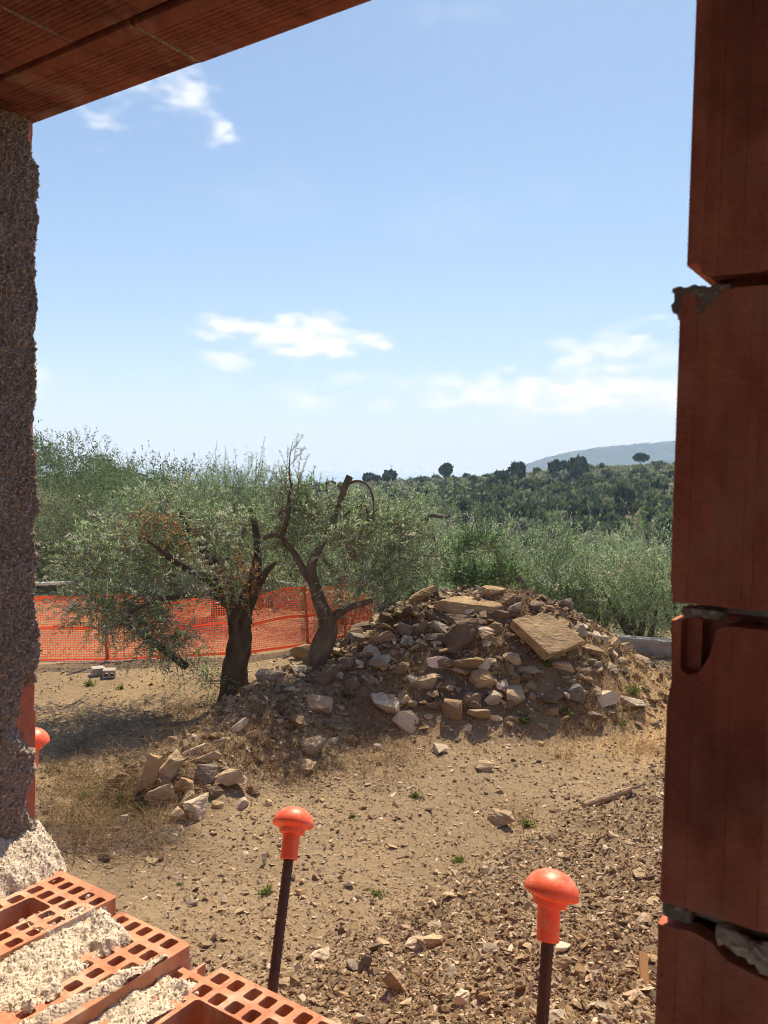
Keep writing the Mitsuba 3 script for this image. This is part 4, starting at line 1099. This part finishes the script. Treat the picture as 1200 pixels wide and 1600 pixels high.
# ------------------------------------------------------------------ woods far off
def far_tree(g, r, h, kind):
    """Crown of leaf sprays, on a short trunk; enough for a tree of a few pixels."""
    n = {0: 110, 1: 135, 2: 120}[kind]
    k = 7
    lc = unit(g.normal(0, 1, (k, 3))) * np.array([.62, .62, .5])
    lr = g.uniform(.38, .62, k)
    w = g.choice(k, n)
    u = unit(g.normal(0, 1, (n, 3)) + [0, 0, .35])
    c = (lc[w] + u * lr[w][:, None] * g.uniform(.75, 1.05, (n, 1)))
    if kind == 2:
        c[:, 2] = np.abs(c[:, 2]) * .55
    c = c * [r, r, h * .40] + [0, 0, h * (.58 if kind != 2 else .72)]
    a = unit(u + .7 * g.normal(0, 1, (n, 3)))
    b = unit(np.cross(a, g.normal(0, 1, (n, 3)))); d = np.cross(a, b)
    s = r * g.uniform(.17, .34, (n, 1))
    v = np.stack([c + b * s, c + d * s * .7, c - b * s, c - d * s * .7], 1).reshape(-1, 3)
    f = quads((np.arange(n) * 4)[:, None] + np.arange(4))
    return v, f


protos = {k: [far_tree(np.random.default_rng(600 + 10 * k + i), 1.0, 1.0, k) for i in range(4)] for k in (0, 1, 2)}
KIND_COL = {0: np.array([.215, .25, .155]), 1: np.array([.085, .125, .06]), 2: np.array([.065, .095, .045]), 3: np.array([.125, .170, .075])}


def wood_mesh(xy, g, kinds, rad, hgt):
    items = []
    for (x, y), k, r, h in zip(xy, kinds, rad, hgt):
        v, f = protos[min(k, 2) if k < 3 else 1][int(g.integers(4))]
        a = g.uniform(0, 6.28)
        ca, sa = math.cos(a), math.sin(a)
        w = np.stack([(v[:, 0] * ca - v[:, 1] * sa) * r, (v[:, 0] * sa + v[:, 1] * ca) * r, v[:, 2] * h], -1) + [x, y, float(height(x, y)) - .3]
        col = KIND_COL[k] * g.uniform(.75, 1.25) * (1 + .25 * np.repeat(g.normal(0, 1, (len(v) // 4, 1)), 4, 0))
        items.append((w, f, np.clip(col, .01, .5)))
    return join(items)


g = np.random.default_rng(611)
cand = []
for _ in range(9500):
    y = math.sqrt(g.uniform(140 ** 2, 500 ** 2))
    x = g.uniform(-.42, .85) * y
    if not -.2 < x / y < .45 and g.uniform() < .45:
        continue
    cand.append((x, y))
cand = np.array(cand)
hill, cell = [], {}
pt = nz(cand[:, 0], cand[:, 1], .028, 71)
for (x, y), q in zip(cand, pt):
    olive_zone = y > 330 + 60 * math.sin(x * .03)
    r = g.uniform(2.0, 2.9) if olive_zone else g.uniform(2.2, 4.4)
    if olive_zone and q > .17:
        continue
    ok = True
    for dx in (-1, 0, 1):
        for dy in (-1, 0, 1):
            for (x2, y2, r2) in cell.get((int(x // 8) + dx, int(y // 8) + dy), ()):
                if (x - x2) ** 2 + (y - y2) ** 2 < (.72 * (r + r2)) ** 2:
                    ok = False
    if ok:
        cell.setdefault((int(x // 8), int(y // 8)), []).append((x, y, r))
        hill.append((x, y, r, olive_zone))
hill = np.array(hill)
hk = np.array([(0 if g.uniform() < .85 else 1) if oz else g.choice([0, 1, 2, 3], p=[.22, .36, .16, .26]) for oz in hill[:, 3]])
hm, hc = wood_mesh(hill[:, :2], g, hk, hill[:, 2], np.where(hk == 0, hill[:, 2] * 1.5, hill[:, 2] * 2.0))
obj('hillside_wood', hm, 'leaf', False, hc)
tag('hillside_wood', 'olive groves and wood covering the hill across the valley', 'wood', kind='stuff')
print('far trees', len(hill))
# slope on the left
xy = []
for _ in range(2300):
    y = math.sqrt(g.uniform(33 ** 2, 125 ** 2)); x = g.uniform(-.80, -.12) * y
    if all((x - a) ** 2 + (y - b) ** 2 > 3.0 ** 2 for a, b in xy):
        xy.append((x, y))
li = []
for (x, y) in xy:
    r = g.uniform(1.6, 2.3); z = float(height(x, y)); h = r * 1.7
    n = int(np.clip(330 * 40 / y, 80, 400)) if x > -.5 * y else 70
    lumps = [(np.array([x, y, z + h * .6]) + unit(g.normal(0, 1, 3)) * r * np.array([.55, .55, .5]), r * g.uniform(.4, .6)) for _ in range(8)]
    ctr = np.array([l[0] for l in lumps]); rad = np.array([l[1] for l in lumps])
    k = g.choice(8, n); u = unit(g.normal(0, 1, (n, 3)) + [0, 0, .3])
    b = ctr[k] + u * (rad[k] * g.uniform(.5, 1, n))[:, None]
    li.append(leaves(b, unit(u + [0, 0, .8]), g.uniform(.3, .6, n), 5, .085 + .0020 * y, .028 + .0008 * y, g, np.tile(OLIVE[int(g.integers(0, 2))] * np.array([.58, .56, .56]) * g.uniform(.65, 1.1), (n, 1)), .05))
for _ in range(240):       # and scattered down the slope below the terrace
    y = math.sqrt(g.uniform(27 ** 2, 140 ** 2)); x = g.uniform(-.05, .85) * y
    r = g.uniform(1.6, 2.3); z = float(height(x, y)); n = 70
    if x < .42 * y and y < 40:
        continue
    u = unit(g.normal(0, 1, (n, 3)) + [0, 0, .3])
    b = np.array([x, y, z + r]) + u * r * g.uniform(.4, 1, (n, 1)) * np.array([1, 1, .8])
    li.append(leaves(b, unit(u + [0, 0, .8]), g.uniform(.3, .7, n), 4, .20 + .0018 * y, .07 + .0006 * y, g, np.tile(OLIVE[int(g.integers(0, 2))] * np.array([.62, .62, .58]) * g.uniform(.65, 1.1), (n, 1)), .05))
wm, wc = join(li)
obj('olive_wood', wm, 'leaf', False, wc)
tag('olive_wood', 'olive grove climbing the slope at the left beyond the fence and falling away into the valley', 'wood', kind='stuff')
print('left wood', len(xy), len(wm[1]))

# single pines that stand up from the ridge
for px, py, hpx, wpx, y, kd, lab in ((1000, 727, 17, 26, 470, 2, 'umbrella pine standing alone on the ridge near the right jamb'), (697, 745, 20, 20, 440, 1, 'round-headed pine standing alone on the ridge above the bare boughs'), (809, 747, 24, 26, 400, 1, 'open-crowned pine on the ridge right of the solitary round one'), (783, 757, 22, 26, 400, 1, 'dark dense pine just left of the open-crowned pine'),
                                     (866, 742, 22, 20, 400, 1, 'first tall pine of the pair on the ridge above the dark wood'), (903, 740, 26, 30, 400, 1, 'broad dark pine on the ridge, left of the umbrella pine'), (880, 738, 18, 14, 430, 1, 'second slender pine of the pair on the ridge above the dark wood'), (581, 752, 13, 26, 470, 1, 'left clump of pines on the small far knoll'), (609, 752, 16, 24, 470, 1, 'right clump of pines on the small far knoll'), (975, 795, 34, 30, 260, 1, 'tall dark cypress-like pine halfway down the hill')):
    g = np.random.default_rng(px)
    key = thing('pine_tree', lab, 'pine tree')
    x = P(px, py, y)[0]; z = min(float(P(px, py, y)[2]), float(height(x, y)) + 1.0)
    r = wpx * y / FPX / 2
    top_ = topz(px, py - hpx, y)
    z = max(z, top_ - (2.3 if kd == 1 else 3.0) * r)
    h = top_ - z
    vs = [far_tree(np.random.default_rng(px + i), 1.0, 1.0, kd) for i in range(3)]
    items = [(v * [r, r, h] + [x, y, z], f, np.clip(KIND_COL[2] * (1 + .3 * np.repeat(g.normal(0, 1, (len(v) // 4, 1)), 4, 0)), .01, .3)) for v, f in vs]
    mm, cc = join(items)
    part(key, 'crown', mm, 'far_leaf', False, cc)
    part(key, 'trunk', tube([[x, y, float(height(x, y)) - .5], [x + .1, y, z + .3 * h], [x, y, z + .75 * h]], [.3, .25, .12], 7, .8, .1), 'bark', True, np.tile([.12, .09, .07], (len(tube([[x, y, float(height(x, y)) - .5], [x + .1, y, z + .3 * h], [x, y, z + .75 * h]], [.3, .25, .12], 7, .8, .1)[0]), 1)))
mast = thing('mast', 'thin mast sticking up from the clump on the far knoll', 'mast')
x, y = P(612, 740, 470)[:2]
obj(mast, trimesh.creation.cylinder(.22, segment=[[x, y, float(height(x, y)) - .5], [x, y, topz(612, 727, 470)]], sections=8), 'white_metal')

# ------------------------------------------------------------------ fence, walls, blocks
fence = thing('safety_fence', 'orange plastic mesh safety fence on wooden stakes at the back of the yard', 'fence')
fx = np.array([-8.5, -4.95, -3.95, -2.1, -1.3, -.55, -.15])
fy = np.array([11.6, 11.95, 12.1, 12.7, 13.35, 14.2, 14.7])
arc = np.concatenate([[0], np.cumsum(np.hypot(np.diff(fx), np.diff(fy)))])


def fpos(s, h):
    """A point of the net: s metres along it, h metres up; it bellies and sags a little."""
    x, y = np.interp(s, arc, fx), np.interp(s, arc, fy)
    sag = .035 * np.sin(s * 2.1) + .02 * np.sin(s * 5.3 + 1)
    hh = h * (.91 + .035 * np.sin(s * 1.7) + .02 * np.sin(s * 4.1 + 2)) + 1.3 * sag * h
    y = y + (.05 * np.sin(s * 2.3 + h * 3) + .015 * np.sin(s * 7.7 - h * 5)) * (.3 + h)
    return np.stack([x, y, height(x, y, False) + .02 + hh], -1)


def strips(lines, w, horizontal):
    items = []
    for pts in lines:
        o = np.array([0, 0, w / 2]) if horizontal else np.array([w / 2, .15 * w, 0])
        a, b = pts - o, pts + o
        n = len(pts)
        v = np.vstack([a, b])
        i = np.arange(n - 1)
        items.append((v, quads(np.stack([i, i + 1, i + 1 + n, i + n], -1)), (0, 0, 0)))
    return join(items)[0]


ss = np.arange(0, arc[-1], .11)
hs = np.arange(0, 1.01, .036)
part(fence, 'net', strips([fpos(ss, h + 0 * ss) for h in hs] , .0112, True), 'net_plastic', kind='stuff')
vs_ = np.arange(0, arc[-1], .037)
part(fence, 'net', strips([fpos(s + 0 * np.linspace(0, 1, 8), np.linspace(0, 1, 8)) for s in vs_], .0076, False), 'net_plastic', kind='stuff')
for h, w in ((.52, .045), (.985, .032), (.015, .03)):
    part(fence, 'band', strips([fpos(ss, h + 0 * ss) + [0, -.004, 0]], w, True), 'net_plastic')
for px in (168, 393, 482, 545, 20):
    k = int(np.argmin(np.abs(np.array([600 + FPX * x / y for x, y in zip(np.interp(ss, arc, fx), np.interp(ss, arc, fy))]) - px)))
    q = fpos(ss[k], 0); q[1] += .03
    m = trimesh.creation.box([.045, .04, 1.3]); m.apply_translation(q + [0, 0, .52])
    m.apply_transform(trimesh.transformations.rotation_matrix(.07 * math.sin(px), [0, 1, 0], q))
    part(fence, 'stake', m, 'timber')
cord = thing('cord', 'white cord strung along the foot of the orange fence', 'cord')
obj(cord, tube([fpos(s, .0) + [0, -.03, .005] for s in np.linspace(2.6, 5.2, 9)], [.008] * 9, 6, .1, 0), 'white_metal', True)

for (px, py, rz, lab) in ((150, 1050, .5, 'grey concrete block at the fence foot, the one lying behind'), (168, 1053, .25, 'grey concrete block at the fence foot, the nearer one on the right')):
    key = thing('concrete_block', lab, 'concrete block')
    q = ground_hit(px, py + 7, 6, 13)
    blk = m3.Manifold.cube([.165, .18, .105], True)
    blk = blk - m3.Manifold.cube([.042, .3, .05], True).translate([.038, 0, 0]) - m3.Manifold.cube([.042, .3, .05], True).translate([-.038, 0, 0]) if px == 168 else blk
    k_ = roughen(blk, .03, .006, np.array([25, 25, 25.]), px)
    k_.apply_transform(trimesh.transformations.rotation_matrix(rz, [0, 0, 1]))
    k_.apply_translation(q + [0, .08, .055])
    obj(key, k_, 'concrete', 40)

lw = thing('retaining_wall', 'low grey concrete retaining wall along the edge of the yard', 'wall')
wx = np.concatenate([np.arange(-13, 9, .5)])
wy = np.interp(wx, _wx, _wy)
wyc = np.convolve(np.pad(wy, 1, 'edge'), [.25, .5, .25], 'valid') - .06
topw = np.interp(wx, [-13, -3, -.9, 3.7, 9], [.42, .40, .36, .24, .2])


def wall_strip(d0, d1, z0, z1):
    prof = [(d0, z0), (d0, z1), (d1, z1), (d1, z0)]
    v = np.stack([np.stack([wx, wyc + d, (topw + z)], -1) for d, z in prof], 1).reshape(-1, 3)
    n = len(wx)
    f = [[i * 4 + j, i * 4 + (j + 1) % 4, (i + 1) * 4 + (j + 1) % 4, (i + 1) * 4 + j] for i in range(n - 1) for j in range(4)]
    return v, quads(np.array(f))


part(lw, 'body', wall_strip(-.10, .10, -2.2, -.03), 'concrete')
part(lw, 'coping', wall_strip(-.14, .14, -.028, .025), 'concrete', label='pale flat coping of the low wall')

rail = thing('pipe_rail', 'white metal pipe rail beside the left jamb behind the fence', 'rail')
pr = [P(20, 914, 14.5), P(110, 910.5, 15.0)]
part(rail, 'pipe', trimesh.creation.cylinder(.03, segment=pr, sections=14), 'white_metal', 40)
for k_, px in enumerate((24, 106)):
    q = P(px, 912, 14.5 + .5 * (px - 20) / 90)
    part(rail, 'post', trimesh.creation.cylinder(.025, segment=[[q[0], q[1], float(height(q[0], q[1])) - .1], q - [0, 0, .031]], sections=12), 'white_metal', 40)


# ------------------------------------------------------------------ weeds and dry grass
def weed_mesh(pos, size, g, col):
    n = int(g.integers(12, 26))
    b = np.tile(pos, (n, 1)) + g.normal(0, .12 * size, (n, 3)) * [1, .8, .05]
    d = unit(np.stack([g.normal(0, .55, n), g.normal(0, .55, n), np.ones(n)], -1))
    return leaves(b, d, size * g.uniform(.25, .8, n), 11, size * .24, size * .075, g, np.tile(col, (n, 1)) * g.uniform(.7, 1.25, (n, 1)), .2)


weed_seen = [(415, 1388, 26, 'light green weed in the yard left of the middle rebar', None), (587, 1392, 22, 'light green weed in the yard right of the middle rebar', None), (651, 1240, 18, 'small weed alone on the trodden ground above the middle cap', None), (553, 1273, 15, 'small weed just right of the middle cap', None), (717, 1340, 18, 'small weed in the earth above and left of the right cap', None), (824, 1283, 24, 'green weed beside the half buried block', None), (885, 1112, 26, 'bright green weed at the right foot of the stone heap', None), (815, 1122, 24, 'green weed at the middle foot of the stone heap', None),
             (990, 1076, 26, 'leafy weed on the dry grass at the right end of the heap', None), (972, 1128, 18, 'small weed in the dry grass below the heap', None), (770, 1036, 18, 'weed growing between stones in the middle of the heap', None), (910, 1028, 16, 'weed growing between stones under the big slab', None), (190, 1243, 26, 'weed in the litter left of the low heap', None), (215, 1258, 22, 'weed just below the low heap', None), (140, 1066, 16, 'weed near the concrete blocks', None), (190, 1072, 14, 'weed right of the concrete blocks', None), (545, 1085, 22, 'weed at the left side of the stone heap', None),
             (280, 1378, 12, 'tiny weed behind the sill blocks', None), (130, 1240, 22, 'grassy weed at the left near the jamb', None), (855, 1035, 16, 'small weed on the right half of the heap', None)]
for i, (px, py, s, lab, grp) in enumerate(weed_seen):
    g = np.random.default_rng(1200 + i)
    q = ground_hit(px, py + s * .35, 3, 12.8)
    v, f, c = weed_mesh(q - [0, 0, .01], 1.15 * s * q[1] / FPX, g, np.array([.15, .21, .055]) * g.uniform(.7, 1.15))
    obj(thing('weed', lab, 'weed', grp), (v, f), 'leaf', False, c)


def blades(pos, h, w, g, col, lean=.55):
    n = len(pos)
    a = g.uniform(0, 6.283, n)
    side = np.stack([np.cos(a), np.sin(a), 0 * a], -1)
    ln = np.stack([g.normal(0, lean, n), g.normal(0, lean, n), np.ones(n)], -1)
    mid = pos + ln * (h * .55)[:, None]
    tip = pos + ln * h[:, None] * np.array([1.35, 1.35, .85])
    v = np.stack([pos - side * w / 2, pos + side * w / 2, mid + side * w * .35, tip, mid - side * w * .35], 1).reshape(-1, 3)
    f = ((np.arange(n) * 5)[:, None, None] + np.array([[0, 1, 2], [0, 2, 4], [4, 2, 3]])).reshape(-1, 3)
    c = col * g.uniform(.7, 1.25, (n, 1))
    return v, f, np.repeat(np.clip(c, .02, .6), 5, 0)


g = np.random.default_rng(1300)
gp = []


def tuft_field(px0, px1, py0, py1, n, f=lambda x, y: True):
    px, py = g.uniform(px0, px1, n), g.uniform(py0, py1, n)
    out = [ground_hit(a, b, 4, 13, 420) for a, b in zip(px, py)]
    return np.array([q for q in out if f(q[0], q[1])])


base_pts = np.vstack([tuft_field(880, 1060, 1000, 1190, 330), tuft_field(930, 1020, 985, 1030, 60), tuft_field(735, 800, 990, 1060, 40), tuft_field(600, 660, 1030, 1090, 40), tuft_field(380, 640, 1080, 1220, 170), tuft_field(80, 300, 1180, 1340, 110), tuft_field(780, 830, 1262, 1290, 16), tuft_field(560, 900, 1120, 1190, 60), tuft_field(790, 830, 925, 960, 30), tuft_field(250, 420, 1085, 1200, 110)])
pts = np.repeat(base_pts, 11, 0) + g.normal(0, .07, (len(base_pts) * 11, 3)) * [1, 1, 0]
pts[:, 2] = height(pts[:, 0], pts[:, 1]) - .005
v, f, c = blades(pts, g.uniform(.04, .17, len(pts)), .005, g, np.array([.42, .305, .165]) * np.where(pts[:, :1] < -.6, .72, 1.0))
obj('dry_grass', (v, f), 'straw', False, c)
tag('dry_grass', 'tufts of straw-dry grass round the stone heap and along the bank', 'dry grass', kind='stuff')
# low green and litter on the shaded flat at the left
pts = tuft_field(60, 240, 1190, 1300, 140)
pts = np.repeat(pts, 10, 0) + g.normal(0, .06, (len(pts) * 10, 3)) * [1, 1, 0]
pts[:, 2] = height(pts[:, 0], pts[:, 1]) - .005
v, f, c = blades(pts, g.uniform(.02, .07, len(pts)), .007, g, np.array([.16, .17, .06]))
obj('ground_cover', (v, f), 'leaf', False, c)
tag('ground_cover', 'thin low green growth on the littered ground at the left', 'ground cover', kind='stuff')
# dead twigs and leaf litter on the bank
pts = np.vstack([tuft_field(250, 640, 1060, 1230, 420), tuft_field(60, 250, 1120, 1345, 420)])
pts = np.repeat(pts, 5, 0) + g.normal(0, .10, (len(pts) * 5, 3)) * [1, 1, 0]
pts[:, 2] = height(pts[:, 0], pts[:, 1]) + .008
v, f, c = blades(pts, g.uniform(.03, .14, len(pts)), .006, g, np.array([.17, .12, .075]), lean=2.6)
obj('litter', (v, f), 'straw', False, c)
tag('litter', 'brown twigs and dead leaves littering the bank under the olives', 'litter', kind='stuff')
tri = sum(len(meshkit.WRITTEN[d['filename']][1]) for d in scene.values() if d.get('type') == 'ply')
print('triangles', tri, 'entries', len(scene))
